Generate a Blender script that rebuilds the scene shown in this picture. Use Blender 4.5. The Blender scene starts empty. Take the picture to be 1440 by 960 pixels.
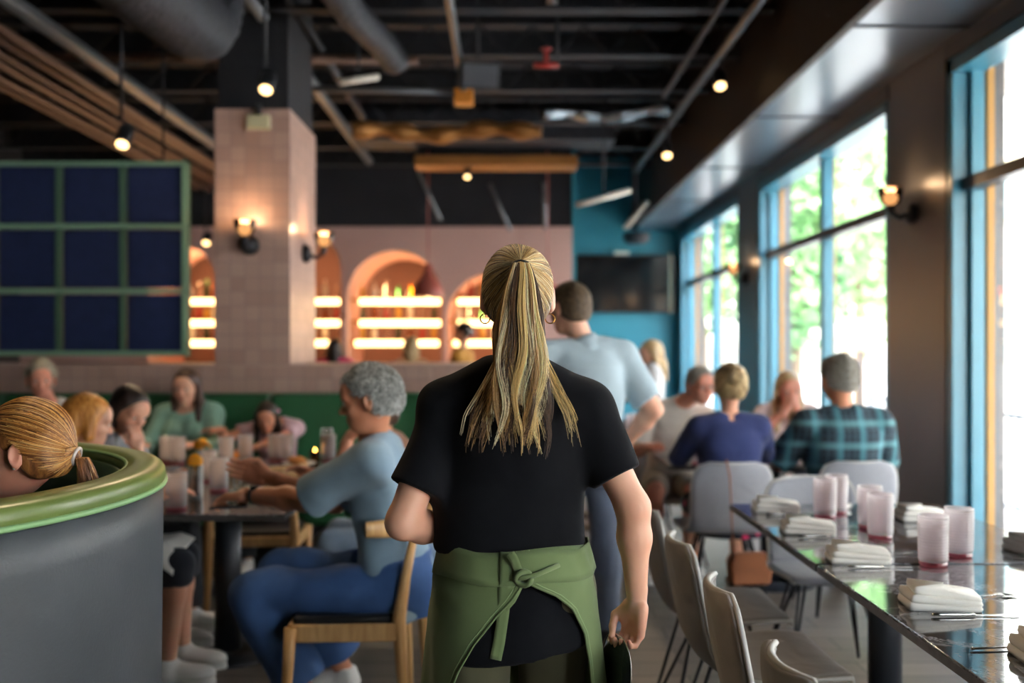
import bpy, math, random
import numpy as np
from mathutils import Vector, Matrix
random.seed(7); NR = np.random.default_rng(11)
PI = math.pi
COL = bpy.context.scene.collection
CAM_H = 1.44
def P(u, v, Y):
    """point in the room seen at picture position (u, v) at depth Y"""
    return Vector(((u-712)/1400*Y, Y, CAM_H-(v-489)/1400*Y))

# ---------------------------------------------------------------- objects
def link(o, parent=None):
    COL.objects.link(o)
    if parent is not None: o.parent = parent
    return o
def tag(o, label=None, cat=None, group=None, kind=None):
    if label: o['label'] = label
    if cat: o['category'] = cat
    if group: o['group'] = group
    if kind: o['kind'] = kind
    return o
def empty(name, loc=(0, 0, 0), rz=0.0, label=None, cat=None, group=None):
    o = bpy.data.objects.new(name, None); o.empty_display_size = .1
    o.location = loc; o.rotation_euler = (0, 0, rz); link(o)
    return tag(o, label, cat, group)
def children(o):
    return [c for c in bpy.data.objects if c.parent == o]
def copy_tree(o, parent=None):
    c = o.copy(); COL.objects.link(c)
    if parent is not None: c.parent = parent
    for ch in children(o): copy_tree(ch, c)
    return c
def from_np(name, V, F, mat, parent=None, smooth=True, loc=None, colors=None):
    me = bpy.data.meshes.new(name)
    V = np.asarray(V, dtype=np.float32); F = np.asarray(F, dtype=np.int32)
    me.vertices.add(len(V)); me.vertices.foreach_set('co', V.ravel())
    k = F.shape[1]
    me.loops.add(F.size); me.loops.foreach_set('vertex_index', F.ravel())
    me.polygons.add(len(F))
    me.polygons.foreach_set('loop_start', np.arange(0, F.size, k, dtype=np.int32))
    me.update(calc_edges=True)
    if smooth: me.polygons.foreach_set('use_smooth', np.ones(len(F), dtype=bool))
    if colors is not None:
        a = me.color_attributes.new('tint', 'FLOAT_COLOR', 'POINT')
        a.data.foreach_set('color', np.asarray(colors, dtype=np.float32).ravel())
    me.validate(); me.update()
    if mat: me.materials.append(mat)
    o = bpy.data.objects.new(name, me)
    if loc is not None: o.location = loc
    return link(o, parent)

class MB:
    def __init__(s): s.v = []; s.f = []; s.sm = []
    def add(s, vs, fs, smooth=False):
        b = len(s.v); s.v += [tuple(x) for x in vs]
        s.f += [tuple(i+b for i in f) for f in fs]; s.sm += [smooth]*len(fs); return s
    def box(s, x0, x1, y0, y1, z0, z1, m=None):
        vs = [Vector((x, y, z)) for z in (z0, z1) for y in (y0, y1) for x in (x0, x1)]
        if m is not None: vs = [m @ p for p in vs]
        return s.add(vs, [(0, 2, 3, 1), (4, 5, 7, 6), (0, 1, 5, 4), (2, 6, 7, 3), (0, 4, 6, 2), (1, 3, 7, 5)])
    def tube(s, pts, r, n=10, cap=True, flat=1.0):
        pts = [Vector(p) for p in pts]; k = len(pts)
        rs = r if isinstance(r, (list, tuple)) else [r]*k
        rings = []; ref = None
        for i, p in enumerate(pts):
            t = (pts[min(i+1, k-1)]-pts[max(i-1, 0)]).normalized()
            if ref is None: ref = Vector((0, 0, 1)) if abs(t.z) < .9 else Vector((1, 0, 0))
            a = t.cross(ref)
            if a.length < 1e-5: a = t.orthogonal()
            a.normalize(); b = a.cross(t).normalized(); ref = b
            rings.append([p+a*rs[i]*math.cos(2*PI*j/n)+b*rs[i]*flat*math.sin(2*PI*j/n) for j in range(n)])
        vs = [q for rg in rings for q in rg]; fs = []
        for i in range(k-1):
            for j in range(n):
                fs.append((i*n+j, i*n+(j+1) % n, (i+1)*n+(j+1) % n, (i+1)*n+j))
        s.add(vs, fs, True)
        if cap:
            s.add(rings[0], [tuple(range(n))[::-1]]); s.add(rings[-1], [tuple(range(n))])
        return s
    def lathe(s, prof, c=(0, 0, 0), n=24, m=None, closed=False):
        """prof: (r, z) list; a ring each"""
        vs = []; c = Vector(c)
        for r, z in prof:
            for j in range(n):
                p = Vector((r*math.cos(2*PI*j/n), r*math.sin(2*PI*j/n), z))
                vs.append((m @ p if m is not None else p)+c)
        fs = []
        k = len(prof)
        for i in range(k if closed else k-1):
            i2 = (i+1) % k
            for j in range(n): fs.append((i*n+j, i*n+(j+1) % n, i2*n+(j+1) % n, i2*n+j))
        s.add(vs, fs, True)
        if not closed:
            if prof[0][0] > 1e-5: s.add(vs[:n], [tuple(range(n))[::-1]])
            if prof[-1][0] > 1e-5: s.add(vs[-n:], [tuple(range(n))])
        return s
    def prism(s, outline, y0, y1, axis='y', m=None):
        """outline in (a, b) extruded along an axis"""
        n = len(outline); vs = []
        for t in (y0, y1):
            for a, b in outline:
                p = {'y': (a, t, b), 'x': (t, a, b), 'z': (a, b, t)}[axis]
                vs.append(m @ Vector(p) if m is not None else Vector(p))
        fs = [tuple(range(n)), tuple(range(2*n-1, n-1, -1))]
        fs += [(i, (i+1) % n, n+(i+1) % n, n+i) for i in range(n)]
        return s.add(vs, fs)
    def grid(s, fn, nu, nv, wrap=False):
        vs = [fn(i/(nu-1), j/(nv-1)) for j in range(nv) for i in range(nu)]
        fs = [(j*nu+i, j*nu+i+1, (j+1)*nu+i+1, (j+1)*nu+i) for j in range(nv-1) for i in range(nu-1)]
        return s.add(vs, fs, True)
    def build(s, name, mat, parent=None, bevel=0, seg=2, solid=0, sub=0, loc=None):
        me = bpy.data.meshes.new(name)
        me.from_pydata(s.v, [], s.f)
        me.polygons.foreach_set('use_smooth', s.sm)
        me.update()
        import bmesh
        bm = bmesh.new(); bm.from_mesh(me)
        bmesh.ops.remove_doubles(bm, verts=bm.verts, dist=1e-6)
        bmesh.ops.recalc_face_normals(bm, faces=bm.faces); bm.to_mesh(me); bm.free()
        if mat: me.materials.append(mat)
        o = bpy.data.objects.new(name, me)
        if loc is not None: o.location = loc
        link(o, parent)
        if solid:
            m = o.modifiers.new('solid', 'SOLIDIFY'); m.thickness = solid; m.offset = 0
        if sub:
            m = o.modifiers.new('sub', 'SUBSURF'); m.levels = sub; m.render_levels = sub
        if bevel:
            m = o.modifiers.new('bevel', 'BEVEL'); m.width = bevel; m.segments = seg
            m.limit_method = 'ANGLE'; m.angle_limit = .6
            m.harden_normals = True
        return o
def struct(name, mb, mat, **k):
    o = mb.build(name, mat, **k); o['kind'] = 'structure'; return o
def T(x=0, y=0, z=0): return Matrix.Translation((x, y, z))
def RX(a): return Matrix.Rotation(a, 4, 'X')
def RY(a): return Matrix.Rotation(a, 4, 'Y')
def RZ(a): return Matrix.Rotation(a, 4, 'Z')

# ---------------------------------------------------------------- materials
def lin(h):
    if isinstance(h, str):
        h = h.lstrip('#'); c = [int(h[i:i+2], 16)/255 for i in (0, 2, 4)]
    else: c = h
    return tuple((x/12.92 if x <= .04045 else ((x+.055)/1.055)**2.4) for x in c)+(1,)
class NT:
    def __init__(s, name):
        s.m = bpy.data.materials.new(name); s.m.use_nodes = True
        s.t = s.m.node_tree; s.n = s.t.nodes; s.b = s.n['Principled BSDF']; s.out = s.n['Material Output']
        s._tc = None
    def node(s, ty, **k):
        x = s.n.new(ty)
        for a, v in k.items():
            if a.startswith('_'): setattr(x, a[1:], v)
        for a, v in k.items():
            if not a.startswith('_'):
                i = x.inputs[a.replace('__', ' ')]
                if isinstance(v, bpy.types.NodeSocket): s.t.links.new(v, i)
                else: i.default_value = v
        return x
    def link(s, a, b): s.t.links.new(a, b)
    def tc(s, which='Object', scale=None, rot=None):
        if s._tc is None: s._tc = s.n.new('ShaderNodeTexCoord')
        o = s._tc.outputs[which]
        if scale or rot:
            mp = s.n.new('ShaderNodeMapping'); s.link(o, mp.inputs['Vector'])
            if scale: mp.inputs['Scale'].default_value = scale
            if rot: mp.inputs['Rotation'].default_value = rot
            o = mp.outputs[0]
        return o
    def noise(s, scale, vec=None, detail=3, rough=.5, dist=0):
        x = s.node('ShaderNodeTexNoise', Scale=scale, Detail=detail, Roughness=rough, Distortion=dist)
        s.link(vec if vec is not None else s.tc(), x.inputs['Vector']); return x.outputs['Fac']
    def ramp(s, fac, stops):
        x = s.n.new('ShaderNodeValToRGB'); e = x.color_ramp.elements
        while len(e) > 1: e.remove(e[0])
        e[0].position = stops[0][0]; e[0].color = lin(stops[0][1])
        for p, c in stops[1:]:
            q = e.new(p); q.color = lin(c)
        s.link(fac, x.inputs[0]); return x.outputs[0]
    def mix(s, f, a, b, mode='MIX'):
        x = s.n.new('ShaderNodeMix'); x.data_type = 'RGBA'; x.blend_type = mode
        for sock, v in ((x.inputs[0], f), (x.inputs[6], a), (x.inputs[7], b)):
            if isinstance(v, bpy.types.NodeSocket): s.link(v, sock)
            else: sock.default_value = v
        return x.outputs[2]
    def bump(s, h, strength=.3, dist=.01):
        x = s.node('ShaderNodeBump', Strength=strength, Distance=dist); s.link(h, x.inputs['Height'])
        s.link(x.outputs[0], s.b.inputs['Normal']); return x
    def set(s, **k):
        for a, v in k.items():
            i = s.b.inputs[a.replace('__', ' ')]
            if isinstance(v, bpy.types.NodeSocket): s.link(v, i)
            else: i.default_value = v
        return s
MATS = {}
def mat(name, color, rough=.5, metal=0.0, var=.0, vscale=6, bump=0, bscale=60, bdist=.002, **k):
    if name in MATS: return MATS[name]
    n = NT(name); c = lin(color)
    n.set(Base__Color=c, Roughness=rough, Metallic=metal)
    if var:
        f = n.noise(vscale, detail=5)
        d = tuple(max(0, x*(1-var)) for x in c[:3])+(1,); e = tuple(min(1, x*(1+var)) for x in c[:3])+(1,)
        n.set(Base__Color=n.mix(f, d, e))
    if bump: n.bump(n.noise(bscale, detail=4), bump, bdist)
    for a, v in k.items(): n.b.inputs[a.replace('__', ' ')].default_value = v
    MATS[name] = n.m; return n.m
def emit(name, color, strength):
    if name in MATS: return MATS[name]
    n = NT(name); n.set(Base__Color=lin(color), Emission__Color=lin(color), Emission__Strength=strength)
    MATS[name] = n.m; return n.m
def glass(name, color, rough=.05, ior=1.45, alpha_rib=False):
    if name in MATS: return MATS[name]
    n = NT(name); n.set(Base__Color=lin(color), Roughness=rough, IOR=ior, Transmission__Weight=1.0)
    if alpha_rib:
        w = n.node('ShaderNodeTexWave', _wave_type='BANDS', _bands_direction='Z', Scale=32.0, Distortion=0.0)
        n.link(n.tc(), w.inputs['Vector']); n.bump(w.outputs['Fac'], .8, .002)
    MATS[name] = n.m; return n.m

# ---------------------------------------------------------------- distance-field modelling
f4 = np.float32
def vec(p): return np.array(p, dtype=f4)
def smin(a, b, k):
    h = np.clip(.5+.5*(b-a)/k, 0, 1); return b*(1-h)+a*h-k*h*(1-h)
def smax(a, b, k): return -smin(-a, -b, k)
def cone(a, b, ra, rb):
    a = vec(a); b = vec(b); ab = b-a; L = max(float(ab @ ab), 1e-9)
    def f(p):
        t = np.clip(((p-a) @ ab)/L, 0, 1)
        return np.linalg.norm(p-a-t[:, None]*ab, axis=1)-(ra+(rb-ra)*t)
    return f
def ell(c, r, R=None):
    c = vec(c); r = vec(r); m = float(r.min())
    R = None if R is None else np.array(R, dtype=f4)
    def f(p):
        q = p-c
        if R is not None: q = q @ R
        k0 = np.linalg.norm(q/r, axis=1); k1 = np.linalg.norm(q/(r*r), axis=1)
        return k0*(k0-1)/np.maximum(k1, 1e-6)
    return f
def box(c, h, rad=.01, R=None):
    c = vec(c); h = vec(h)-rad; R = None if R is None else np.array(R, dtype=f4)
    def f(p):
        q = p-c
        if R is not None: q = q @ R
        q = np.abs(q)-h
        return np.linalg.norm(np.maximum(q, 0), axis=1)+np.minimum(q.max(axis=1), 0)-rad
    return f
def loft(o, R, secs, pad=0.0, t0=None, t1=None, ex=2.3, capr=.0):
    """secs: (t, cx, cy, rx, ry) along local z; R columns are local axes"""
    o = vec(o); R = np.array(R, dtype=f4); S = np.array(secs, dtype=f4)
    t0 = S[0, 0] if t0 is None else t0; t1 = S[-1, 0] if t1 is None else t1
    def f(p):
        q = (p-o) @ R; t = q[:, 2]
        cx, cy, rx, ry = [np.interp(t, S[:, 0], S[:, i]).astype(f4) for i in (1, 2, 3, 4)]
        rx = rx+pad; ry = ry+pad
        k = (np.abs((q[:, 0]-cx)/rx)**ex+np.abs((q[:, 1]-cy)/ry)**ex)**(1/ex)
        d = (k-1)*np.minimum(rx, ry)
        return smax(smax(d, t0-t, .012), t-t1, .012)
    return f
def union(fs, k=.02):
    def f(p):
        d = fs[0](p)
        for g in fs[1:]: d = smin(d, g(p), k) if k else np.minimum(d, g(p))
        return d
    return f
def cut(f, g, k=.004):
    return lambda p: smax(f(p), -g(p), k)
def inter(f, g, k=.004):
    return lambda p: smax(f(p), g(p), k)
def half(pt, n):
    pt = vec(pt); n = vec(n); n = n/np.linalg.norm(n)
    return lambda p: (p-pt) @ n
def wrinkle(f, amp, fr=30., seed=0, dirz=1.0):
    r = np.random.default_rng(seed); D = r.normal(size=(5, 3)).astype(f4); ph = r.uniform(0, 6, 5)
    D /= np.linalg.norm(D, axis=1)[:, None]; D[:, 2] *= dirz
    fq = fr*np.array([.45, .7, 1., 1.5, 2.1]); am = amp*np.array([1., .8, .55, .35, .2])
    def g(p):
        w = np.sin(p @ D[1]*fr*.4+ph[3])*1.3
        d = f(p)
        for i in range(5): d = d+am[i]*np.sin(p @ D[i]*fq[i]+ph[i]+w)
        return d
    return g
def snet(f, lo, hi, h):
    B = 6
    lo = np.array(lo, float); hi = np.array(hi, float)
    nb = np.maximum(np.ceil((hi-lo)/h/B).astype(int), 1); n = nb*B+1
    c = np.stack(np.meshgrid(*[lo[i]+(np.arange(nb[i])+.5)*B*h for i in range(3)], indexing='ij'), -1).reshape(-1, 3).astype(f4)
    dc = f(c); act = np.abs(dc) < B*h*1.35+.012
    V = np.repeat(np.repeat(np.repeat(dc.reshape(nb), B, 0), B, 1), B, 2)
    V = np.pad(V, ((0, 1), (0, 1), (0, 1)), mode='edge')
    need = np.zeros(n, bool)
    ia = np.argwhere(act.reshape(nb))
    for i, j, k in ia: need[i*B:i*B+B+1, j*B:j*B+B+1, k*B:k*B+B+1] = True
    idx = np.argwhere(need)
    pts = (lo+idx*h).astype(f4); val = np.empty(len(pts), f4)
    for s in range(0, len(pts), 400000): val[s:s+400000] = f(pts[s:s+400000])
    V[idx[:, 0], idx[:, 1], idx[:, 2]] = val
    V[0] = np.maximum(V[0], 1e-4); V[-1] = np.maximum(V[-1], 1e-4); V[:, 0] = np.maximum(V[:, 0], 1e-4)
    V[:, -1] = np.maximum(V[:, -1], 1e-4); V[:, :, 0] = np.maximum(V[:, :, 0], 1e-4); V[:, :, -1] = np.maximum(V[:, :, -1], 1e-4)
    S = V < 0
    cs = [S[a:n[0]-1+a, b:n[1]-1+b, c_:n[2]-1+c_] for a in (0, 1) for b in (0, 1) for c_ in (0, 1)]
    cnt = sum(x.astype(np.int8) for x in cs); mixc = (cnt > 0) & (cnt < 8)
    ci = np.argwhere(mixc)
    if len(ci) == 0: return np.zeros((0, 3)), np.zeros((0, 4), int)
    vid = -np.ones(mixc.shape, int); vid[ci[:, 0], ci[:, 1], ci[:, 2]] = np.arange(len(ci))
    acc = np.zeros((len(ci), 3)); num = np.zeros(len(ci))
    co = [(0, 0, 0), (1, 0, 0), (0, 1, 0), (1, 1, 0), (0, 0, 1), (1, 0, 1), (0, 1, 1), (1, 1, 1)]
    for a in range(8):
        for b in range(a+1, 8):
            A = np.array(co[a]); Bc = np.array(co[b])
            if np.abs(A-Bc).sum() != 1: continue
            va = V[tuple((ci+A).T)]; vb = V[tuple((ci+Bc).T)]
            m = (va < 0) != (vb < 0)
            t = va[m]/(va[m]-vb[m])
            acc[m] += A+(Bc-A)*t[:, None]; num[m] += 1
    verts = lo+(ci+acc/num[:, None])*h
    faces = []
    for ax in range(3):
        o1, o2 = [(1, 2), (2, 0), (0, 1)][ax]
        sl = [slice(None)]*3; sl2 = [slice(None)]*3; sl[ax] = slice(0, -1); sl2[ax] = slice(1, None)
        a = S[tuple(sl)]; b = S[tuple(sl2)]
        e = np.argwhere(a != b)
        ok = (e[:, o1] > 0) & (e[:, o2] > 0) & (e[:, o1] < n[o1]-1) & (e[:, o2] < n[o2]-1); e = e[ok]
        fl = a[tuple(e.T)]
        d1 = np.zeros(3, int); d1[o1] = 1; d2 = np.zeros(3, int); d2[o2] = 1
        q = np.stack([vid[tuple((e-d1-d2).T)], vid[tuple((e-d2).T)], vid[tuple(e.T)], vid[tuple((e-d1).T)]], 1)
        q[~fl] = q[~fl][:, ::-1]; faces.append(q)
    F = np.concatenate(faces); F = F[(F >= 0).all(axis=1)]
    return verts, F
def relax(V, F, it=2, lam=.5):
    """light smoothing"""
    e = np.concatenate([F[:, [0, 1]], F[:, [1, 2]], F[:, [2, 3]], F[:, [3, 0]]]); e = np.concatenate([e, e[:, ::-1]])
    for _ in range(it):
        s = np.zeros_like(V); c = np.bincount(e[:, 0], minlength=len(V))
        for i in range(3): s[:, i] = np.bincount(e[:, 0], weights=V[e[:, 1], i], minlength=len(V))
        V = V+lam*(s/np.maximum(c, 1)[:, None]-V)
    return V
def merge(parts):
    vs = []; fs = []; b = 0
    for V, F in parts:
        if len(V) == 0: continue
        vs.append(V); fs.append(F+b); b += len(V)
    return np.concatenate(vs), np.concatenate(fs)
def sdf_obj(name, f, lo, hi, h, mat, parent=None, it=1):
    V, F = snet(f, lo, hi, h); V = relax(V, F, it)
    return from_np(name, V, F, mat, parent)
def strands(name, paths, radii, cols, mat, parent=None, n=4):
    """paths: (N,K,3); radii: (N,K); cols: (N,K,3) linear"""
    Pn = np.asarray(paths, float); N, K, _ = Pn.shape
    tan = np.gradient(Pn, axis=1); tan /= np.maximum(np.linalg.norm(tan, axis=2, keepdims=True), 1e-9)
    ref = np.zeros_like(tan); ref[..., 1] = 1; bad = np.abs(tan[..., 1]) > .9; ref[bad] = (1, 0, 0)
    a = np.cross(tan, ref); a /= np.linalg.norm(a, axis=2, keepdims=True); b = np.cross(a, tan)
    ang = 2*PI*np.arange(n)/n
    R = np.asarray(radii)[..., None, None]
    ring = Pn[:, :, None, :]+R*(np.cos(ang)[None, None, :, None]*a[:, :, None, :]+np.sin(ang)[None, None, :, None]*b[:, :, None, :])
    V = ring.reshape(-1, 3)
    base = (np.arange(N)*K*n)[:, None, None]+(np.arange(K-1)*n)[None, :, None]
    j = np.arange(n)[None, None, :]; j2 = (np.arange(n)+1) % n
    F = np.stack([base+j, base+j2, base+n+j2, base+n+j], -1).reshape(-1, 4)
    C = np.repeat(np.asarray(cols)[:, :, None, :], n, axis=2).reshape(-1, 3)
    C = np.concatenate([C, np.ones((len(C), 1))], 1)
    return from_np(name, V, F, mat, parent, colors=C)
# ---------------------------------------------------------------- people
def npm(M): return np.array([[M[i][j] for j in range(3)] for i in range(3)], dtype=f4)
def skin_mat(name, c, sss=True):
    if name in MATS: return MATS[name]
    n = NT(name); a = lin(c)
    f = n.noise(9, detail=4); g = n.noise(40, detail=3)
    red = (min(1, a[0]*1.12), a[1]*.80, a[2]*.74, 1)
    col = n.mix(f, a, red)
    n.set(Base__Color=col, Roughness=.48, Subsurface__Weight=.12, Subsurface__Scale=.02)
    n.b.inputs['Subsurface Radius'].default_value = (1, .35, .2)
    n.bump(g, .12, .002); MATS[name] = n.m; return n.m
def hair_mat(name, dark, mid, light, scale=(70, 70, 9), rough=.42):
    if name in MATS: return MATS[name]
    n = NT(name)
    f = n.noise(1.0, vec=n.tc('Object', scale=scale), detail=4, rough=.65)
    n.set(Base__Color=n.ramp(f, [(.3, dark), (.5, mid), (.7, light)]), Roughness=rough)
    n.bump(f, .8, .004); MATS[name] = n.m; return n.m
def cloth_mat(name, c, rough=.85, scale=900, bump=.25, var=.08, sheen=.15):
    if name in MATS: return MATS[name]
    n = NT(name); a = lin(c)
    f = n.noise(14, detail=4)
    d = tuple(x*(1-var) for x in a[:3])+(1,); e = tuple(min(1, x*(1+var)+.004) for x in a[:3])+(1,)
    n.set(Base__Color=n.mix(f, d, e), Roughness=rough, Sheen__Weight=sheen)
    fold = n.noise(5.5, detail=2, rough=.5, dist=.5)
    b1 = n.node('ShaderNodeBump', Strength=.4, Distance=.035); n.link(fold, b1.inputs['Height'])
    b2 = n.bump(n.noise(scale, detail=2), bump, .0015); n.link(b1.outputs[0], b2.inputs['Normal'])
    MATS[name] = n.m; return n.m
strand_n = NT('hair_strands')
_a = strand_n.node('ShaderNodeVertexColor', _layer_name='tint')
strand_n.set(Base__Color=_a.outputs[0], Roughness=.38, Specular__IOR__Level=.6)
M_STRAND = strand_n.m

M_EYE = mat('eye_white', '#e9e4dc', .2); M_IRIS = mat('iris_brown', '#35241a', .15)
M_LIP = mat('lip_skin', '#a8584f', .4)

def ik(a, b, l1, l2, hint):
    a = Vector(a); b = Vector(b); d = b-a; L = min(d.length, (l1+l2)*.995); dn = d.normalized()
    b = a+dn*L
    x = (l1*l1-l2*l2+L*L)/(2*L); h = math.sqrt(max(l1*l1-x*x, 0))
    hv = Vector(hint); hv = (hv-dn*hv.dot(dn))
    if hv.length < 1e-4: hv = dn.orthogonal()
    return a+dn*x+hv.normalized()*h, b

def frame(d, n):
    """columns: side, direction, normal"""
    d = Vector(d).normalized(); n = Vector(n); n = (n-d*n.dot(d)).normalized(); s = d.cross(n)
    return s, d, n

def hand_sdf(w, d, n, side, s=1.0, curl=.6, spread=.1, thumb=.5, curls=None, thin=1.0):
    """wrist w, finger direction d, palm normal n (palm faces n); side=+1 puts the thumb at +(d x n)"""
    sx, d, n = frame(d, n); sx = sx*side; w = Vector(w)
    def L(a, b, c): return w+(sx*a+d*b+n*c)*s
    R = np.array([[sx[i], d[i], n[i]] for i in range(3)], dtype=f4)
    fs = [box(L(.0, .048, .0), (.037*s*thin, .046*s, .0125*s), .011*s, R),
          cone(L(0, -.03, 0), L(0, .02, 0), .0255*s*thin, .027*s*thin),
          cone(L(.018, .02, .006), L(.028, .055, .010), .016*s, .013*s),
          cone(L(-.026, .02, .006), L(-.028, .06, .006), .014*s, .012*s)]
    palm = union(fs, .012*s)
    fingers = []
    tips = []
    for k, (x, ln, r) in enumerate([(.029, .070, .0088), (.010, .078, .0090), (-.010, .073, .0086), (-.028, .058, .0076)]):
        c = curl if curls is None else curls[k]
        a = L(x, .088, 0.0); ang = c*.55; sp = x*spread*14
        pts = [a]; seg = [.48, .30, .24]
        for q in seg:
            dv = (d*math.cos(ang)+n*math.sin(ang)+sx*sp*.35*math.cos(ang)).normalized()
            pts.append(pts[-1]+dv*ln*q*s*1.0); ang += c*.85
        rr = [r*1.08, r, r*.93, r*.78]
        segs = [cone(pts[i], pts[i+1], rr[i]*s*thin, rr[i+1]*s*thin) for i in range(3)]
        segs.append(cone(L(x*.8, .05, 0), pts[0], .010*s, rr[0]*s*thin))
        fingers.append(union(segs, .003*s)); tips.append(pts[-1])
    t0 = L(.026, .022, .006); t1 = L(.050, .050, .016+.012*thumb); t2 = L(.050-.016*thumb, .078, .024+.022*thumb); t3 = L(.046-.030*thumb, .098, .032+.022*thumb)
    th = union([cone(t0, t1, .0145*s, .0115*s), cone(t1, t2, .0112*s, .0098*s), cone(t2, t3, .0096*s, .0075*s)], .004*s)
    def f(p):
        dd = palm(p)
        e = np.minimum(np.minimum(fingers[0](p), fingers[1](p)), np.minimum(fingers[2](p), fingers[3](p)))
        return smin(smin(dd, e, .006*s), th(p), .008*s)
    c = L(0, .07, .01)
    return f, c, tips

EAR = .004
def head_sdf(c, R, s=1.0, male=False, neck_to=None, nr=.052):
    """head frame R: columns right, forward, up"""
    R = np.array(R, dtype=f4); c = vec(c)
    def at(x, y, z): return c+(R @ np.array([x, y, z], dtype=f4))*s
    def E(x, y, z, a, b, d): return ell(at(x, y, z), (a*s, b*s, d*s), R)
    def E2(x, y, z, a, b, d, ry):
        R2 = R @ npm(RZ(ry)); return ell(at(x, y, z), (a*s, b*s, d*s), R2)
    jw = .060 if male else .055
    base = union([E(0, -.014, .030, .075, .094, .086), E(0, .022, -.040, jw, .066, .074), E(0, .055, -.080, .032 if male else .027, .030, .028),
                  E(0, .070, .040, .055, .028, .045)], .035*s)
    add = union([cone(at(0, .082, .012), at(0, .108, -.026), .0085*s, .012*s), E(-.011, .097, -.031, .009, .010, .008), E(.011, .097, -.031, .009, .010, .008)], .008*s)
    cheek = union([E(-.038, .060, -.028, .022, .022, .022), E(.038, .060, -.028, .022, .022, .022)], .01)
    brow = union([cone(at(-.045, .075, .022), at(-.012, .088, .020), .009*s, .008*s), cone(at(.045, .075, .022), at(.012, .088, .020), .009*s, .008*s)], .01*s)
    socks = union([E(-.031, .096, .004, .017, .014, .011), E(.031, .096, .004, .017, .014, .011)], .002)
    lids = union([E(-.031, .079, .004, .0135, .0115, .0125), E(.031, .079, .004, .0135, .0115, .0125)], .001)
    lips = union([cone(at(-.017, .084, -.056), at(.017, .084, -.056), .006*s, .006*s), cone(at(-.013, .083, -.066), at(.013, .083, -.066), .007*s, .007*s), E(0, .088, -.059, .012, .008, .009)], .006*s)
    mouth = cone(at(-.020, .094, -.0605), at(.020, .094, -.0605), .0016*s, .0016*s)
    ears = []
    for sg in (-1, 1):
        e = E2(sg*(.0815+EAR), -.012, -.004, .0075, .019, .031, -sg*.35)
        h = E2(sg*(.0885+EAR), -.009, .000, .0055, .011, .020, -sg*.35)
        lobe = E(sg*(.077+EAR*.6), -.006, -.031, .0055, .009, .010)
        ears.append(smx(e, h, lobe, s))
    def f(p):
        d = base(p); d = smin(d, brow(p), .015*s); d = smin(d, cheek(p), .02*s)
        d = smax(d, -socks(p), .012*s); d = smin(d, lids(p), .004*s)
        d = smin(d, add(p), .010*s); d = smin(d, lips(p), .008*s); d = smax(d, -mouth(p), .003*s)
        for e in ears: d = smin(d, e(p), .007*s)
        if neck_to is not None: d = smin(d, nk(p), .018*s)
        return d
    if neck_to is not None: nk = cone(at(0, -.022, -.045), neck_to, nr*s, nr*1.08*s)
    return f, at
def smx(e, h, lobe, s):
    return lambda p: smin(smax(e(p), -h(p), .004*s), lobe(p), .006*s)

def eyeball(at, sg, s, R, mt, parent):
    m = MB(); c = Vector([float(x) for x in at(sg*.031, .0815, .004)])
    M = Matrix([[float(R[i][j]) for j in range(3)] for i in range(3)]).to_4x4()
    m.lathe([(.0001, -.0112), (.006, -.0095), (.0102, -.0045), (.0112, 0), (.0102, .0045), (.0075, .0083)], n=14, m=M @ RX(-PI/2) @ Matrix.Scale(s, 4))
    e = m.build('eye', M_EYE, parent, loc=c)
    m = MB(); m.lathe([(.0001, .0114), (.003, .0110), (.0062, .0092), (.0064, .0088)], n=14, m=M @ RX(-PI/2) @ Matrix.Scale(s, 4))
    m.build('iris', M_IRIS, e)
    return e

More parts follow.
